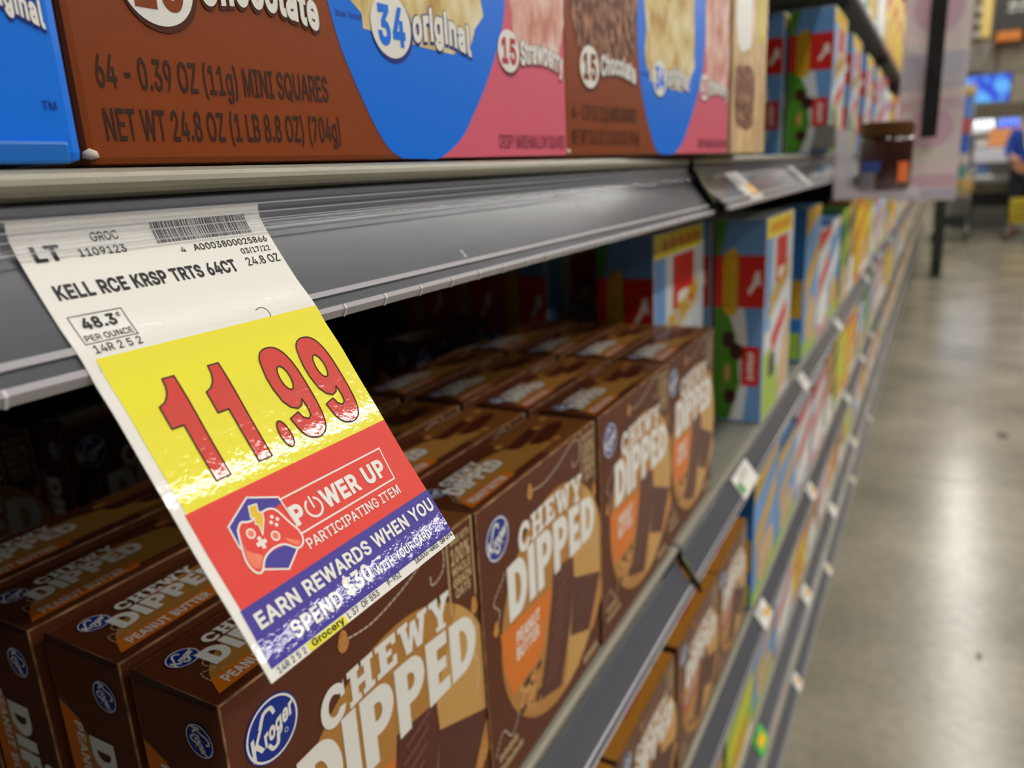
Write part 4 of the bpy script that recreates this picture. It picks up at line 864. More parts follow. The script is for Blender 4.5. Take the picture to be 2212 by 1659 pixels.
for i, y in enumerate((.392, .461, .530)): cc(.800, y, SZB, ['dim crunchy carton in the shelf, just left of the one behind the far stack', 'darker crunchy carton, second further back in the shelf', 'darkest crunchy carton, deepest in the shelf'][i])
SQT = .2
for i, (x, y) in enumerate(((1.345, .158), (1.34, .230), (1.665, .162), (1.66, .235), (2.02, .165), (2.33, .165))):
    o = cc(x, y, SZA, ['crunchy carton on the upper shelf, first one past the tan carton', 'crunchy carton on the upper shelf behind a black gap beside the tan carton', 'crunchy carton on the upper shelf showing a pale front edge', 'crunchy carton behind the pale edged one on the upper shelf', 'crunchy carton on the upper shelf above the jar', 'crunchy carton on the upper shelf further past the jar'][i]); o.scale = (.82, 1, .78)

# ------------------------------------------------------------------ more cartons filling the shelves down the aisle
PINK = M_('carton_rose', 'd98a96'); ORG = M_('carton_orange', 'dd6a22'); TEAL = M_('carton_teal', '3d8f8c'); BRN = M_('carton_mocha', '8a5e42'); DGR = M_('carton_deep_green', '2f6b34'); LAV = M_('carton_lavender', '9a9cc4')
KINDS = [(SKY, MBL, GOLD, 'blue and yellow', LIME), (PALE, PINK, REDC, 'white and rose', PINK), (SKY, SKY, WHITE, 'pale blue', LIME), (DGR, DGR, LIME, 'deep green', TANW), (BRN, BRN, TAN2, 'tan and brown', WHITE), (YEL, YEL, REDC, 'bright yellow', ORG), (ORG, ORG, YEL, 'orange', WHITE), (PALE, LAV, REDC, 'white and lavender', LAV), (LIME, GREEN, YEL, 'lime green', WHITE)]
PROT = {}
def filler(kind, W, T, H):
    key = (kind, W, T, H)
    if key in PROT: return copy_tree(PROT[key])
    f, s, a, nm_, low = KINDS[kind]
    sh_ = [([(.0, .82), (1, .94), (1, 1), (0, 1)], a, 1.5, 'f'), ([(.08, .36), (.92, .62), (.95, .78), (.1, .56)], a, 2, 'f'), (ell(.52, .24, .36, .17, 24), [TANW, WHITE, GOLD][kind % 3], 2.2, 'f'), (rect(0, .01, 1, .12), low, 1.8, 'f'), (rect(.05, .3, .95, .55), a, 1.5, 's'), (rect(.05, .02, .95, .2), low, 1.5, 's')]
    o = plain_carton(W, T, H, f, s, None, sh_)
    PROT[key] = o
    return o
def fill(level, x, x1, seq, W, H, where, dy=.0075, hv=0.):
    i = 0; z = CZ + LEV[level] + .0004
    while x < x1:
        k = seq[i % len(seq)]
        o = filler(k, W, .06, H); o.location = (x, .1885 + dy + (i * 37 % 5) * .0006, z)
        o.scale.z = 1 - hv * ((i * 13) % 7) / 7
        tag(o, '%s carton standing on the %s' % (KINDS[k][3], where) + (', %.0f along' % 0 if False else ''), 'snack box', '%s cartons on the %s' % (KINDS[k][3], where))
        x += W + .012; i += 1
fill('B', 1.375, 12.6, [0, 1, 2, 3, 4, 5, 6, 8, 7], .175, .262, 'second shelf beyond the crunchy carton', .0, .25)
fill('C', 1.012, 12.6, [0, 0, 7, 1, 4, 8, 5, 6, 2, 3], .185, .200, 'third shelf beyond the red strip cartons', .001, .2)
fill('D', .33, 12.6, [1, 6, 4, 8, 0, 7, 5, 4], .17, .150, 'fourth shelf near the floor', .0, .2)
fill('E', .6, 12.6, [2, 6, 0, 1, 8, 7, 4], .19, .115, 'lowest deck', .0, .2)
fill('A', 2.64, 12.6, [7, 2, 6, 4, 1, 5], .18, .215, 'upper shelf behind the jar', -.02, .15)
# overhead shelf goods
for i in range(9):
    o = filler([7, 8, 7, 5, 5, 5, 5, 1, 0][i], .30, .12, .30); o.location = (1.95 + i * .33, .195, CZ + LEV['T'] + .001)
    tag(o, ['white and lavender carton', 'lime green carton', 'second white carton', 'first bright yellow carton', 'second bright yellow carton', 'third bright yellow carton', 'fourth bright yellow carton', 'rose carton', 'blue and yellow carton'][i] + ' high on the overhead shelf, left of the pink sign', 'snack box', 'goods on the overhead shelf')

# ------------------------------------------------------------------ price labels clipped to the rails
LBW = mat('label_white', 'f0eee6', .3, coat=.4); LBG = mat('label_green', '4f9e56', .35); LBY = mat('label_amber', 'e3ab22', .35)
def price_label(x, lev, dy, patch, label, W=.036, flare=0., s0=.02, s1=.98, group=None, pm=None, name='price_label', ink=True):
    if lev == 'B' and x < 1: W = .074; x = .853
    elif lev in 'BCD': W = .052
    m = MB(); P = lambda u, s, off: railpt(x + u, s, LEV[lev], flare, dy, off)
    pm = pm or {'g': LBG, 'y': LBY}.get(patch)
    m.add([P(0, s0, .0022), P(W, s0, .0022), P(W, s1, .0022), P(0, s1, .0022), P(0, s0, .0014), P(W, s0, .0014), P(W, s1, .0014), P(0, s1, .0014)], [(0, 1, 2, 3), (7, 6, 5, 4), (0, 4, 5, 1), (1, 5, 6, 2), (2, 6, 7, 3), (3, 7, 4, 0)], LBW if patch != 'G' else mat('label_leaf', '57b85c', .35))
    o = m.build(name, label=label, cat='price label', group=group)
    if pm or patch == 'G':
        q = MB(); a, b, c, d = {'g': (.03, .25, .35, .8), 'y': (.5, .95, .45, .8), 'G': (.25, .8, .3, .75)}[patch]
        q.add([P(a * W, c, .0025), P(b * W, c, .0025), P(b * W, d, .0025), P(a * W, d, .0025)], [(0, 1, 2, 3)], pm or mat('label_sun', 'f6c51d', .35)); q.build('colour_patch', o)
    if ink:
        q = MB(); r = random.Random(int(x * 1000))
        for k in range(5):
            u = W * (.3 if patch == 'g' else .08)
            for j in range(5):
                w_ = W * r.uniform(.04, .1); q.add([P(u, .14 + k * .07, .0024), P(u + w_, .14 + k * .07, .0024), P(u + w_, .17 + k * .07, .0024), P(u, .17 + k * .07, .0024)], [(0, 1, 2, 3)], BLACKP); u += w_ + W * .03
        q.build('fine_print', o)
    return o
for i, (x, p) in enumerate(((.938, 'g'), (1.33, ''), (1.85, ''), (2.62, ''), (2.92, 'y'), (3.25, ''), (3.9, ''))):
    price_label(x, 'B', .0075, p, ['white price label with a green patch on the second shelf rail', 'small white price label on the second shelf rail beyond the green patched one', 'white price label on the second shelf rail before the rail joint', 'first of three close white price labels on the second shelf rail', 'middle of three close price labels on the second shelf rail', 'last of three close white price labels on the second shelf rail', 'tiny white price label farthest along the second shelf rail'][i], group='price labels on the second shelf rail')
for i, (x, p) in enumerate(((1.03, 'y'), (1.52, 'y'), (2.22, ''), (2.7, ''), (3.1, ''))):
    price_label(x, 'C', .0075, p, ['white and amber price label nearest on the third shelf rail', 'second white and amber price label on the third shelf rail', 'plain white price label on the third shelf rail', 'fourth small price label on the third shelf rail', 'farthest small price label on the third shelf rail'][i], group='price labels on the third shelf rail')
for i, (x, p) in enumerate(((1.03, 'G'), (1.50, 'y'), (1.95, ''), (2.5, 'y'))):
    price_label(x, 'D', .0045, p, ['green price label with a yellow patch on the fourth shelf rail', 'white and amber price label on the fourth shelf rail', 'plain white price label on the fourth shelf rail', 'distant amber marked label on the fourth shelf rail'][i], group='price labels on the fourth shelf rail')
for i, x in enumerate((1.44, 1.95, 2.6, 3.3)):
    price_label(x, 'E', .0045, 'y', ['pale yellow price label nearest on the lowest rail by the floor', 'second pale price label on the lowest rail', 'third pale price label on the lowest rail', 'farthest pale price label on the lowest rail'][i], group='price labels on the lowest rail')
price_label(.745, 'A', 0, 'y', 'wide white price label with an orange patch on the tilted upper rail', W=.055, flare=-.012, group='price labels on the tilted upper rail')
price_label(1.10, 'A', 0, '', 'narrow white price label on the tilted upper rail', W=.035, flare=-.012, group='price labels on the tilted upper rail')

# ------------------------------------------------------------------ jar in its clear hanging tray
m = MB(); AC = clearmat('tray_acrylic', (.85, .8, .85), .38, .2)
zt = CZ - .064
m.box((1.325, .030, zt), (1.475, .146, zt + .004), AC); m.box((1.325, .142, zt), (1.475, .146, zt + .105), AC)
m.box((1.325, .118, zt), (1.329, .146, zt + .105), AC); m.box((1.325, .030, zt + .0), (1.329, .118, zt + .012), AC); m.box((1.471, .030, zt), (1.475, .146, zt + .012), AC)
tray = m.build('display_tray', label='clear plastic tray hung on the upper shelf holding the brown jar', cat='tray')
m = MB(); m.box((1.31, .147, zt + .078), (1.34, .176, zt + .112), mat('bracket_grey', '84847f', .4, metal=.3)); m.build('hanging_bracket', tray)
m = MB(); JB = mat('jar_chocolate', '3d1f18', .12, coat=1.); jc = (1.40, .080, zt + .0045)
m.lathe([(.001, 0), (.034, 0), (.0385, .004), (.039, .05), (.0395, .078), (.037, .086), (.034, .090), (.001, .090)], JB, 40)
jar = m.build('spread_jar', smooth=True, label='brown jar of chocolate spread with brown lid on the clear tray', cat='jar'); jar.location = jc
m = MB(); m.lathe([(.001, .088), (.0385, .088), (.0395, .090), (.0395, .107), (.038, .109), (.001, .109)], mat('jar_lid_brown', '5a3614', .4), 40); m.build('lid', jar)
def arc(m, r, a0, a1, z0, z1, mt, n=14, fn=None):
    vs = []
    for k in range(n + 1):
        a = a0 + (a1 - a0) * k / n; vs += [(r * math.cos(a), r * math.sin(a), z0), (r * math.cos(a), r * math.sin(a), z1)]
    m.add(vs, [(2 * k, 2 * k + 2, 2 * k + 3, 2 * k + 1) for k in range(n)], mt)
m = MB(); D = math.radians
arc(m, .0399, D(130), D(175), .035, .050, mat('jar_label_blue', '3f5aa8', .4)); m.build('jar_print', jar); m = MB(); arc(m, .0399, D(130), D(165), .004, .034, mat('jar_label_grey', '8e8a93', .4)); m.build('jar_print', jar); m = MB()
arc(m, .0399, D(212), D(240), .018, .048, mat('jar_label_orange', 'e8743a', .4)); m.build('jar_print', jar)

# pink hanging sign with a black strip
SP = mat('sign_rose', 'f2dede', .5, noise=.06, nscale=30); SP2 = mat('sign_mauve', 'e2bccb', .5); SPW = mat('sign_pale', 'ece3da', .5); SPL = mat('sign_lilac', 'cbc6d6', .5)
m = MB(); m.box((1.900, -.030, CZ - .098), (1.903, .090, CZ + .42), SP)
sg = m.build('hanging_sign', label='tall rose and white printed sign hanging across the shelf edge behind the jar', cat='sign')
m = MB(); X_ = 1.8996
def sq(m, y0, y1, z0, z1, mt, L=0): m.add([(X_ - L * .0003, y0, CZ + z0), (X_ - L * .0003, y1, CZ + z0), (X_ - L * .0003, y1, CZ + z1), (X_ - L * .0003, y0, CZ + z1)], [(0, 1, 2, 3)], mt)
for z0, z1, mt in ((.20, .215, SPW), (.125, .195, SPL), (.085, .105, SP2), (-.02, .015, SPW), (-.07, -.045, SP2), (-.095, -.075, SPL)): sq(m, -.028, .088, z0, z1, mt)
for i in range(26): sq(m, -.024, .084 - (i % 4) * .008, .11 + i * .0035 - (.0 if i < 12 else .1), .1112 + i * .0035 - (.0 if i < 12 else .1), SPW, 1)
for c_, r_ in ((.28, .05), (.05, .045)):
    m.poly([[(a, b) for a, b in ell(.03, CZ + c_, .05, r_)]], SP2, lambda a, b: (X_ - .0006, a, b))
    m.poly([ell(.03, CZ + c_, .05, r_), ell(.03, CZ + c_, .046, r_ - .004)], SPW, lambda a, b: (X_ - .0009, a, b))
m.build('sign_print', sg)
m = MB(); m.box((1.86, .014, CZ + .030), (1.866, .044, CZ + .42), mat('strip_black', '1c1d1c', .55, noise=.3, nscale=40)); m.build('hanging_strip', label='flat black strip hanging in front of the rose sign', cat='strip')

# gondola end cluster further on: coloured bags on clip strips
m = MB(); r = random.Random(5)
ec = empty('end_display', (9.0, -.10, 0), label='slim end display of blue, red and teal packs right of the rose sign', cat='display')
m.box((-.15, -.13, CZ - .26), (.15, .12, CZ + .60), mat('display_white', 'b9b8b2', .5)); m.build('display_column', ec)
m = MB(); m.box((-.12, .02, 0), (.12, .12, CZ - .262), mat('display_base_dark', '23261f', .6)); m.build('display_base', ec)
for i, (c, z0, z1) in enumerate((('5c7bb8', .30, .50), ('a8505c', .16, .29), ('3556a5', -.02, .15), ('b9aeb0', -.13, -.03), ('5f938a', -.25, -.14), ('c59a1e', .51, .56))):
    m = MB(); m.bevbox((-.17, -.12, CZ + z0), (-.151, .05, CZ + z1), .004, mat('pack_%d' % i if False else 'pack_colour_' + 'abcdef'[i], c, .4)); m.build('hanging_pack', ec)

# ------------------------------------------------------------------ setting
m = MB(); m.box((-3, -14, -.1), (30, 12, 0), mat('tmp', '888888'))
def floor_mat():
    mm = bpy.data.materials.new('polished_concrete'); mm.use_nodes = True; nt = mm.node_tree; b = nt.nodes['Principled BSDF']
    tc = nt.nodes.new('ShaderNodeTexCoord'); n1 = nt.nodes.new('ShaderNodeTexNoise'); n1.inputs['Scale'].default_value = 2.2; n1.inputs['Detail'].default_value = 8
    n2 = nt.nodes.new('ShaderNodeTexNoise'); n2.inputs['Scale'].default_value = 34; n2.inputs['Detail'].default_value = 4
    mx = nt.nodes.new('ShaderNodeMath'); mx.operation = 'MULTIPLY_ADD'; mx.inputs[1].default_value = .35
    nt.links.new(tc.outputs['Object'], n1.inputs['Vector']); nt.links.new(tc.outputs['Object'], n2.inputs['Vector'])
    nt.links.new(n2.outputs['Fac'], mx.inputs[0]); nt.links.new(n1.outputs['Fac'], mx.inputs[2])
    r = nt.nodes.new('ShaderNodeValToRGB'); r.color_ramp.elements[0].position = .45; r.color_ramp.elements[1].position = .95
    r.color_ramp.elements[0].color = (*lin('746f5f'), 1); r.color_ramp.elements[1].color = (*lin('a39c88'), 1)
    nt.links.new(mx.outputs[0], r.inputs[0]); nt.links.new(r.outputs[0], b.inputs['Base Color'])
    b.inputs['Roughness'].default_value = .22; b.inputs['Specular IOR Level'].default_value = .55
    k = nt.nodes.new('ShaderNodeBump'); k.inputs['Strength'].default_value = .06; k.inputs['Distance'].default_value = .003
    nt.links.new(n1.outputs['Fac'], k.inputs['Height']); nt.links.new(k.outputs[0], b.inputs['Normal'])
    return mm
m.ms = [floor_mat()]
m.build('floor', kind='structure')
m = MB(); m.add([(3.2, -6, .0006), (3.206, -6, .0006), (3.206, .17, .0006), (3.2, .17, .0006)], [(0, 1, 2, 3)], mat('floor_joint', '5d5848', .5))
for c_, rr in (((3.83, -.33), .04), ((2.0, -.18), .012)): m.poly([blob(c_[0], c_[1], rr, rr * .5, 3, 20, .3)], mat('floor_scuff', '4c473a', .6), lambda a, b: (a, b, .0008))
m.build('trim_1', kind='structure')
m = MB(); m.box((-3, -14, CZ + 3.25), (30, 12, CZ + 3.35), mat('ceiling_paint', '6f6d68', .8)); m.build('ceiling', kind='structure')
m = MB(); m.box((24, -14, 0), (24.1, 12, CZ + 3.25), mat('wall_greige', '8b8474', .7, noise=.08, nscale=3)); m.build('wall_back', kind='structure')
LT = mat('lamp_glow', 'fff4e2', .5, emis=1.)
LT.node_tree.nodes['Principled BSDF'].inputs['Emission Strength'].default_value = LAMP = 42.
LT.node_tree.nodes['Principled BSDF'].inputs['Emission Color'].default_value = (1, .965, .91, 1)
for i, y in enumerate((-.66, -3.45, -6.1, 2.6)):
    m = MB(); m.box((-2.5, y - .07, CZ + 2.98), (23, y + .07, CZ + 3.02), LT)
    o = m.build('ceiling_light', label=['long ceiling light over the near side of the aisle', 'long ceiling light over the middle of the aisle', 'long ceiling light over the far side of the aisle', 'long ceiling light over the aisle behind the shelves'][i], cat='ceiling light', group='ceiling light rows')
    m = MB(); m.box((-2.5, y - .09, CZ + 3.022), (23, y + .09, CZ + 3.09), STEEL); m.build('light_housing', o)

# ------------------------------------------------------------------ checkout area far behind
def bx(name, a, b, mt, parent=None, bev=0, **kw):
    m = MB(); (m.bevbox(a, b, bev, mt) if bev else m.box(a, b, mt)); return m.build(name, parent, **kw)
Zc = lambda z: CZ + z
BRD = mat('board_charcoal', '3c3a38', .5); CH = mat('chalk_white', 'c9c7c2', .5)
bd = bx('menu_board', (14, -1.75, Zc(1.63)), (14.2, -.53, Zc(2.35)), BRD, label='dark board with pale illegible writing at the top right', cat='board')
m = MB(); r = random.Random(2)
for k, (z, h) in enumerate(((1.95, .05), (1.88, .03), (2.08, .06), (2.2, .05))):
    y = -.66
    while y > -1.6: w = r.uniform(.04, .12); m.box((13.99, y - w, Zc(z)), (13.999, y, Zc(z + h)), CH); y -= w + .03
m.build('board_lines', bd)
bx('wooden_post', (13.9, -.46, Zc(1.57)), (13.98, -.34, Zc(3.25)), mat('post_yellow', 'd9bd6c', .5), label='pale yellow post left of the dark board', cat='post')
m = MB()
for a, b in ((-.55, -.85), (-.95, -1.3)): m.box((14.0, b, Zc(1.50)), (14.299, a, Zc(1.629)), mat('strip_orange', 'cf7c35', .5))
m.build('orange_strip', label='orange strip under the dark board', cat='strip')
cab = bx('wall_cabinet', (14.3, -1.9, Zc(1.1)), (14.7, -.18, Zc(2.9)), mat('cabinet_beige', '8f8674', .6), label='beige cabinet wall behind the blue screen', cat='cabinet')
m = MB()
for k in range(4): m.bevbox((14.2, -.52 + k * .03, Zc(1.44 - k * .09)), (14.29, -.24 + k * .02, Zc(1.48 - k * .09)), .004, mat('paper_white', 'bdb9b1', .5))
for k in range(3): m.bevbox((14.2, -.36, Zc(1.62 + k * .17)), (14.29, -.26, Zc(1.69 + k * .17)), .004, WHITE)
m.build('paper_tray', cab)
bx('cabinet_seam', (14.28, -.62, Zc(1.1)), (14.299, -.58, Zc(1.6)), mat('seam_dark', '5f594e', .6), cab)
scr = bx('menu_screen', (13.98, -.80, Zc(.66)), (14.02, -.20, Zc(1.07)), BLACKM, bev=.005, label='bright blue television screen over the counter', cat='screen')
def screen_mat():
    mm = bpy.data.materials.new('screen_blue'); mm.use_nodes = True; nt = mm.node_tree; b = nt.nodes['Principled BSDF']
    tc = nt.nodes.new('ShaderNodeTexCoord'); n = nt.nodes.new('ShaderNodeTexNoise'); n.inputs['Scale'].default_value = 6
    rr = nt.nodes.new('ShaderNodeValToRGB'); rr.color_ramp.elements[0].color = (.02, .07, .65, 1); rr.color_ramp.elements[1].color = (.12, .45, 1, 1); rr.color_ramp.elements[0].position = .4; rr.color_ramp.elements[1].position = .6
    nt.links.new(tc.outputs['Object'], n.inputs['Vector']); nt.links.new(n.outputs['Fac'], rr.inputs[0]); nt.links.new(rr.outputs[0], b.inputs['Emission Color'])
    b.inputs['Base Color'].default_value = (0, 0, 0, 1); b.inputs['Emission Strength'].default_value = 1.4; return mm
bx('display_glass', (13.970, -.785, Zc(.675)), (13.979, -.215, Zc(1.055)), screen_mat(), scr)
bx('service_canopy', (13.9, -1.95, Zc(.50)), (14.6, -.17, Zc(.64)), mat('canopy_taupe', '5d5545', .6), label='taupe ledge below the blue screen', cat='ledge')
_cp2 = bpy.data.objects['service_canopy']
bx('added_fill_strip', (14.25, -1.6, Zc(.487)), (14.33, -.22, Zc(.499)), mat('fill_glow_cool', 'eef4ff', .5, emis=26.), _cp2)  # added glowing strip, only brightens the bottles and shelving below
bx('strip_hiding_lip', (13.9, -1.95, Zc(.44)), (13.93, -.17, Zc(.5)), MATS['canopy_taupe'], _cp2)  # added lip, keeps the glowing strip out of view
bs = empty('drinks_shelf', (14.4, -1., 0), label='shelving with white and blue bottles under the taupe ledge', cat='shelving')
bx('back_board', (.2, -.9, .0), (.25, .85, Zc(.48)), mat('board_grey', '77756d', .6), bs); bx('shelf_board', (-.1, -.9, Zc(.20)), (.2, .82, Zc(.235)), STEEL, bs); bx('shelf_board', (-.1, -.9, Zc(-.02)), (.2, .82, Zc(.01)), STEEL, bs)
def bottle(y, z, mt, label, g, s=1.):
    m = MB(); m.lathe([(.001, 0), (.03, 0), (.032, .01), (.032, .13), (.014, .17), (.013, .20), (.001, .20)], mt, 14)
    o = m.build('bottle', smooth=True, label=label, cat='bottle', group=g); o.location = (14.36, y, Zc(z)); o.scale = (s, s, s); return o
BW = mat('bottle_white', 'dfe2dc', .3); BB = mat('bottle_blue', '3e62c4', .3)
b0 = None
for i in range(6):
    if b0 is None: b0 = bottle(-.28, .236, BW, 'white bottle in the row under the taupe ledge', 'white bottles in the far shelving')
    else: o = b0.copy(); COL.objects.link(o); o.location.y = -.28 - i * .068
b1 = bottle(-.74, .236, BB, 'blue bottle in the row under the taupe ledge', 'blue bottles in the far shelving')
for i in range(1, 4): o = b1.copy(); COL.objects.link(o); o.location.y = -.74 - i * .068
for i in range(2): bx('white_carton', (14.15, -.36 - i * .22, Zc(.05)), (14.3, -.20 - i * .22, Zc(.15)), WHITE, bev=.004, label=['left', 'right'][i] + ' small white carton on the middle board of the far shelving', cat='box')
m = MB(); ys = ell(-.74, 0, .18, .12, 28)
m.box((13.78, -.92, Zc(.04)), (13.80, -.57, Zc(.29)), mat('sign_apricot', 'f0a468', .45)); m.build('orange_sign', label='square apricot orange sign by the worker in blue', cat='sign')
bx('white_case', (13.7, -.86, Zc(-.19)), (13.95, -.40, Zc(.02)), mat('case_white', 'd6d3dc', .4), bev=.02, label='wide white case below the orange sign', cat='box')
bx('blue_case', (13.75, -.62, Zc(-.389)), (13.95, -.34, Zc(-.195)), mat('case_blue', '5b76a8', .4), bev=.03, label='blue rounded pack below the white case', cat='box')
ct = empty('checkout_counter', (13.6, -1.1, 0), label='grey checkout counter with a dark recess underneath', cat='counter')
bx('counter_top', (-.3, -1., Zc(-.47)), (.35, .78, Zc(-.39)), mat('counter_steel', '8f8d86', .3, metal=.4), ct, bev=.01)
bx('counter_front', (-.24, -1., Zc(-.60)), (.3, .74, Zc(-.475)), mat('counter_taupe', '5f5847', .5), ct)
bx('dark_recess', (-.2, -1., Zc(-.80)), (.3, .72, Zc(-.605)), BLACKM, ct)
for y in (.10, .68): bx('counter_leg', (-.2, y - .03, 0), (-.12, y + .03, Zc(-.805)), mat('leg_dark', '3b3a36', .5), ct)
bx('white_tray', (13.32, -.66, Zc(-.389)), (13.5, -.40, Zc(-.36)), WHITE, bev=.004, label='white tray on the left end of the counter', cat='tray')
for i in range(2):
    cr = bx('yellow_crate', (12.5, -1.10 - i * .3, Zc(-.98)), (12.75, -.86 - i * .3, Zc(-.66)), mat('crate_yellow', 'a8941c', .5), bev=.01, label=['left', 'right'][i] + ' yellow crate stacked in front of the counter', cat='crate')
    for k in range(3): bx('crate_slot', (12.496, -1.06 - i * .3, Zc(-.92 + k * .08)), (12.499, -.90 - i * .3, Zc(-.89 + k * .08)), mat('slot_dark', '5f5410', .6), cr)
m = MB()
for i, (y0, y1) in enumerate(((-1.42, -.84),)):
    for z in (-1.18, -1.02): m.tube([(12.48, y0, Zc(z)), (12.48, y1, Zc(z))], .012, mat('dolly_steel', '908f8b', .35, metal=.6), 8)
    for y in (y0, (y0 + y1) / 2, y1):
        m.tube([(12.48, y, Zc(-1.02)), (12.48, y, Zc(-1.15))], .012, MATS['dolly_steel'], 8); m.lathe([(.001, -.02), (.04, -.02), (.04, .02), (.001, .02)], BLACKM, 14, (12.48, y, .045))
m.box((12.46, -1.42, Zc(-1.0)), (12.78, -.84, Zc(-.985)), MATS['dolly_steel'])
m.build('crate_dolly', label='low steel dolly under the yellow crates', cat='dolly')

# shopping cart
WIRE = mat('cart_wire', 'b5b4ad', .35, metal=.6)
cart = empty('shopping_cart', (12.9, .0, 0), label='grey wire shopping cart parked behind the shelf end', cat='shopping cart')
m = MB(); y0, y1, x0, x1 = -.42, .08, -.35, .35
def rail_(z, g): return [(x0 + g, y0 + g, z), (x1 - g, y0 + g, z), (x1 - g, y1 - g, z), (x0 + g, y1 - g, z), (x0 + g, y0 + g, z)]
for z, g in ((.62, .07), (.72, .05), (.84, .025), (.97, 0)): m.tube(rail_(z, g), .009, WIRE, 6, False)
for k in range(11):
    t = k / 10; yt = y0 + (y1 - y0) * t; yb = y0 + .07 + (y1 - y0 - .14) * t
    for xt, xb in ((x0, x0 + .07), (x1, x1 - .07)): m.tube([(xt, yt, .97), (xb, yb, .62)], .0055, WIRE, 5)
    xt = x0 + (x1 - x0) * t; xb = x0 + .07 + (x1 - x0 - .14) * t
    for yt2, yb2 in ((y0, y0 + .07), (y1, y1 - .07)): m.tube([(xt, yt2, .97), (xb, yb2, .62)], .0055, WIRE, 5)
    m.tube([(xb, y0 + .07, .62), (xb, y1 - .07, .62)], .0055, WIRE, 5)
m.build('basket', cart)
m = MB()
for y in (y0 + .04, y1 - .04):
    m.tube([(x1 - .02, y, .97), (x1 - .05, y, .60), (x1 - .12, y, .24), (x0 + .05, y, .17), (x0 + .02, y, .13)], .013, WIRE, 8)
    m.tube([(x0 + .08, y, .60), (x1 - .12, y, .24)], .010, WIRE, 8)
m.build('frame', cart)
m = MB(); m.box((x1 - .10, y0 + .04, .64), (x1 - .07, y1 - .04, .98), BLACKM); m.build('child_seat_panel', cart)
m = MB(); m.bevbox((x0 + .06, y0 + .06, .20), (x1 - .16, y1 - .06, .34), .02, mat('cart_tray_dark', '23241f', .6)); m.build('lower_tray', cart)
m = MB(); m.tube([(x1 + .03, y0, 1.02), (x1 + .03, y1, 1.02)], .016, BLACKM, 10); m.build('handle', cart)
for y in (y0 + .04, y1 - .04):
    for x in (x0 + .03, x1 - .1):
        m = MB(); m.tube([(x, y - .014, .06), (x, y + .014, .06)], .06, BLACKM, 18); m.build('wheel', cart)
for i, (c, y, nm_) in enumerate((('2f6a30', -.04, 'dark green bag in the shopping cart'), ('d0a416', -.29, 'golden yellow bag in the shopping cart'))):
    m = MB(); m.lathe([(.001, 0), (.10, .0), (.115, .08), (.105, .2), (.06, .29), (.02, .31), (.001, .31)], mat('bag_' + 'gy'[i], c, .5, bump=.4, bscale=20), 18)
    o = m.build('shopping_bag', smooth=True, label=nm_, cat='bag'); o.location = (12.8, y, .632); o.scale = (1.0, 1.05, 1.0)

# worker at the counter, cut by the right edge of the picture
SHIRT = mat('shirt_blue', '1c3f94', .7); SKIN = mat('skin', 'b98468', .6); YV = mat('vest_yellow', 'c9c11f', .6); TRS = mat('trousers_dark', '20242e', .8); HAIR = mat('hair_dark', '2b1d14', .7)
def skinned(name, chains, mt, parent=None, sub=2, **kw):
    me = bpy.data.meshes.new(name); vs = []; es = []; rs = []; idx = {}
    for ch in chains:
        prev = None
        for key, p, r_ in ch:
            if key not in idx: idx[key] = len(vs); vs.append(p); rs.append(r_)
            if prev is not None: es.append((prev, idx[key]))
            prev = idx[key]
    me.from_pydata(vs, es, []); me.materials.append(mt)
    o = bpy.data.objects.new(name, me); COL.objects.link(o)
    md = o.modifiers.new('skin', 'SKIN')
    for i, r_ in enumerate(rs):
        me.skin_vertices[0].data[i].radius = (r_ if isinstance(r_, tuple) else (r_, r_))
    me.skin_vertices[0].data[0].use_root = True; md.use_smooth_shade = True
    s_ = o.modifiers.new('sub', 'SUBSURF'); s_.levels = sub; s_.render_levels = sub
    dg = bpy.context.evaluated_depsgraph_get(); dg.update()
    m2 = bpy.data.meshes.new_from_object(o.evaluated_get(dg)); o.modifiers.clear(); o.data = m2
    if not m2.materials: m2.materials.append(mt)
    for p in m2.polygons: p.use_smooth = True
    if parent: o.parent = parent
    return tag(o, **kw)
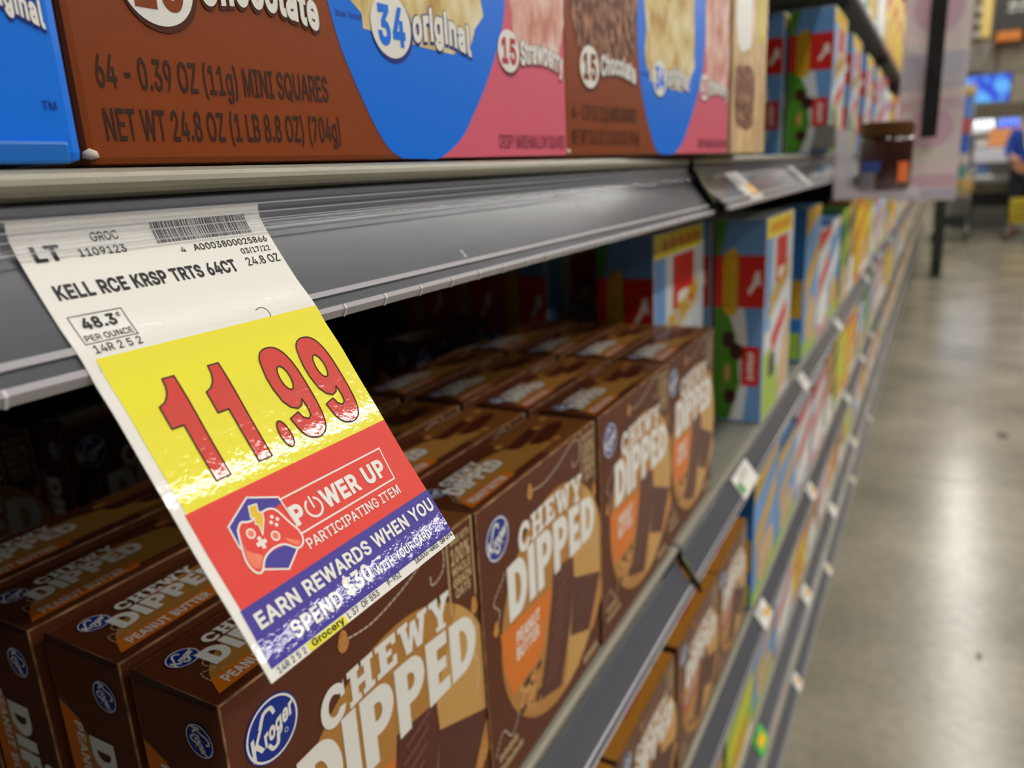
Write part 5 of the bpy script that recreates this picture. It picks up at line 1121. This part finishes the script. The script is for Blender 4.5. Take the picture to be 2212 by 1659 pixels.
def worker(px, py):
    """faces the camera (-x); left and right along y"""
    V = lambda a, b, c: (px + a, py + b, c)
    body = [[('pel', V(0, 0, .98), (.13, .16)), ('w', V(0, 0, 1.12), (.11, .15)), ('ch', V(0, 0, 1.32), (.125, .175)), ('nk', V(0, 0, 1.50), (.06, .065)), ('hd', V(-.01, 0, 1.60), (.075, .075)), ('hd2', V(-.01, 0, 1.70), (.085, .08)), ('hd3', V(0, 0, 1.76), (.05, .05))]]
    for s_, sg_ in (('l', 1), ('r', -1)):
        body.append([('ch', V(0, 0, 1.32), .1), (s_ + 's', V(0, .17 * sg_, 1.42), .062), (s_ + 'e', V(-.06, .22 * sg_, 1.16), .045), (s_ + 'w', V(-.28, .17 * sg_ , 1.09), .029), (s_ + 'p', V(-.35, .15 * sg_, 1.085), (.036, .018))])
        for f_, (dy_, L_) in enumerate(((.03, .055), (.01, .07), (-.01, .065), (-.03, .05))):
            body.append([(s_ + 'p', V(-.35, .15 * sg_, 1.085), .03), ('%s%dk' % (s_, f_), V(-.385, .15 * sg_ + dy_, 1.085), .0095), ('%s%dt' % (s_, f_), V(-.385 - L_ * .7, .15 * sg_ + dy_ * 1.15, 1.06), .008)])
        body.append([(s_ + 'w', V(-.28, .17 * sg_, 1.09), .029), (s_ + 'th', V(-.33, .15 * sg_ - .045 * sg_, 1.085), .010), (s_ + 'tt', V(-.365, .15 * sg_ - .055 * sg_, 1.07), .008)])
        body.append([('pel', V(0, 0, .98), .1), (s_ + 'h', V(0, .09 * sg_, .90), .085), (s_ + 'k', V(-.01, .1 * sg_, .50), .058), (s_ + 'a', V(.01, .1 * sg_, .10), .038), (s_ + 't', V(-.14, .11 * sg_, .035), (.042, .028))])
    p = skinned('person', body, SKIN, label='worker in a blue shirt with yellow behind the counter at the right edge', cat='person')
    sh = [[('pel', V(0, 0, .99), (.145, .18)), ('w', V(0, 0, 1.12), (.125, .165)), ('ch', V(0, 0, 1.32), (.14, .19)), ('nk', V(0, 0, 1.46), (.075, .09))]]
    for s_, sg_ in (('l', 1), ('r', -1)): sh.append([('ch', V(0, 0, 1.32), .1), (s_ + 's', V(0, .175 * sg_, 1.42), .075), (s_ + 'e', V(-.06, .225 * sg_, 1.16), .058), (s_ + 'w', V(-.22, .18 * sg_, 1.105), .045)])
    skinned('shirt', sh, SHIRT, p)
    tr = [[('pel', V(0, 0, 1.0), (.14, .175)), ('lh', V(0, .09, .90), .1), ('lk', V(-.01, .1, .50), .072), ('la', V(.01, .1, .12), .055)], [('pel', V(0, 0, 1.0), .14), ('rh', V(0, -.09, .90), .1), ('rk', V(-.01, -.1, .50), .072), ('ra', V(.01, -.1, .12), .055)]]
    skinned('trousers', tr, TRS, p)
    m = MB(); m.add([V(-.150, .075, 1.46), V(-.150, .03, 1.46), V(-.158, -.02, 1.18), V(-.158, .03, 1.18)], [(0, 1, 2, 3)], YV); m.add([V(-.150, -.075, 1.46), V(-.150, -.03, 1.46), V(-.158, .02, 1.18), V(-.158, -.03, 1.18)], [(0, 1, 2, 3)], YV); m.build('yellow_collar_band', p)
    m = MB(); m.lathe([(.001, .115), (.05, .105), (.085, .06), (.093, .0), (.085, -.04)], HAIR, 20, V(.012, 0, 1.70)); m.build('hair', p, smooth=True)
    m = MB()
    for sg_ in (1, -1): m.lathe([(.001, .008), (.008, .006), (.011, 0), (.008, -.006), (.001, -.008)], WHITE, 10, V(-.092, .03 * sg_, 1.685)); m.lathe([(.001, .005), (.005, 0), (.001, -.005)], BLACKM, 8, V(-.101, .03 * sg_, 1.685)); m.lathe([(.001, .028), (.012, .02), (.014, -.01), (.001, -.028)], SKIN, 10, V(0, .085 * sg_, 1.67))
    m.lathe([(.001, .022), (.009, .0), (.014, -.018), (.001, -.026)], SKIN, 10, V(-.095, 0, 1.66)); m.build('face', p, smooth=True)
    m = MB(); m.box(V(-.097, -.022, 1.605), V(-.085, .022, 1.613), mat('lips', '8a4a44', .5)); m.build('mouth', p)
    return p
worker(13.08, -1.02)

# ------------------------------------------------------------------ world, camera
w = bpy.data.worlds.new('World'); S.world = w; w.use_nodes = True
w.node_tree.nodes['Background'].inputs[0].default_value = (.75, .78, .85, 1); w.node_tree.nodes['Background'].inputs[1].default_value = .06
cam = bpy.data.cameras.new('Camera'); co = bpy.data.objects.new('Camera', cam); COL.objects.link(co); S.camera = co
cx_, cy_, f_ = 1106., 829.5, 1661.
vx = (2037., 328.); dxx, dxy = vx[0] - cx_, vx[1] - cy_
dzx = 1430. - cx_; dzy = -(f_ * f_ + dxx * dzx) / dxy
Xc = Vector((dxx, -dxy, -f_)).normalized(); Zu = -Vector((dzx, -dzy, -f_)).normalized(); Yc = Zu.cross(Xc)
Rwc = Matrix((Xc, Yc, Zu))            # rows: world axes in camera coordinates
co.matrix_world = Matrix.Translation((0, 0, CZ)) @ Rwc.to_4x4()
cam.sensor_width = 36; cam.lens = f_ / 2212 * 36; cam.clip_start = .01; cam.clip_end = 100
cam.dof.use_dof = True; cam.dof.focus_distance = .225; cam.dof.aperture_fstop = cam.lens / 2.5
S.view_settings.view_transform = 'Standard'; S.view_settings.look = 'None'; S.view_settings.gamma = 1; S.view_settings.use_curve_mapping = False
S.view_settings.exposure = -0.47
S.cycles.use_denoising = True; S.cycles.max_bounces = 8; S.cycles.transparent_max_bounces = 16
S.cycles.use_adaptive_sampling = False if False else True
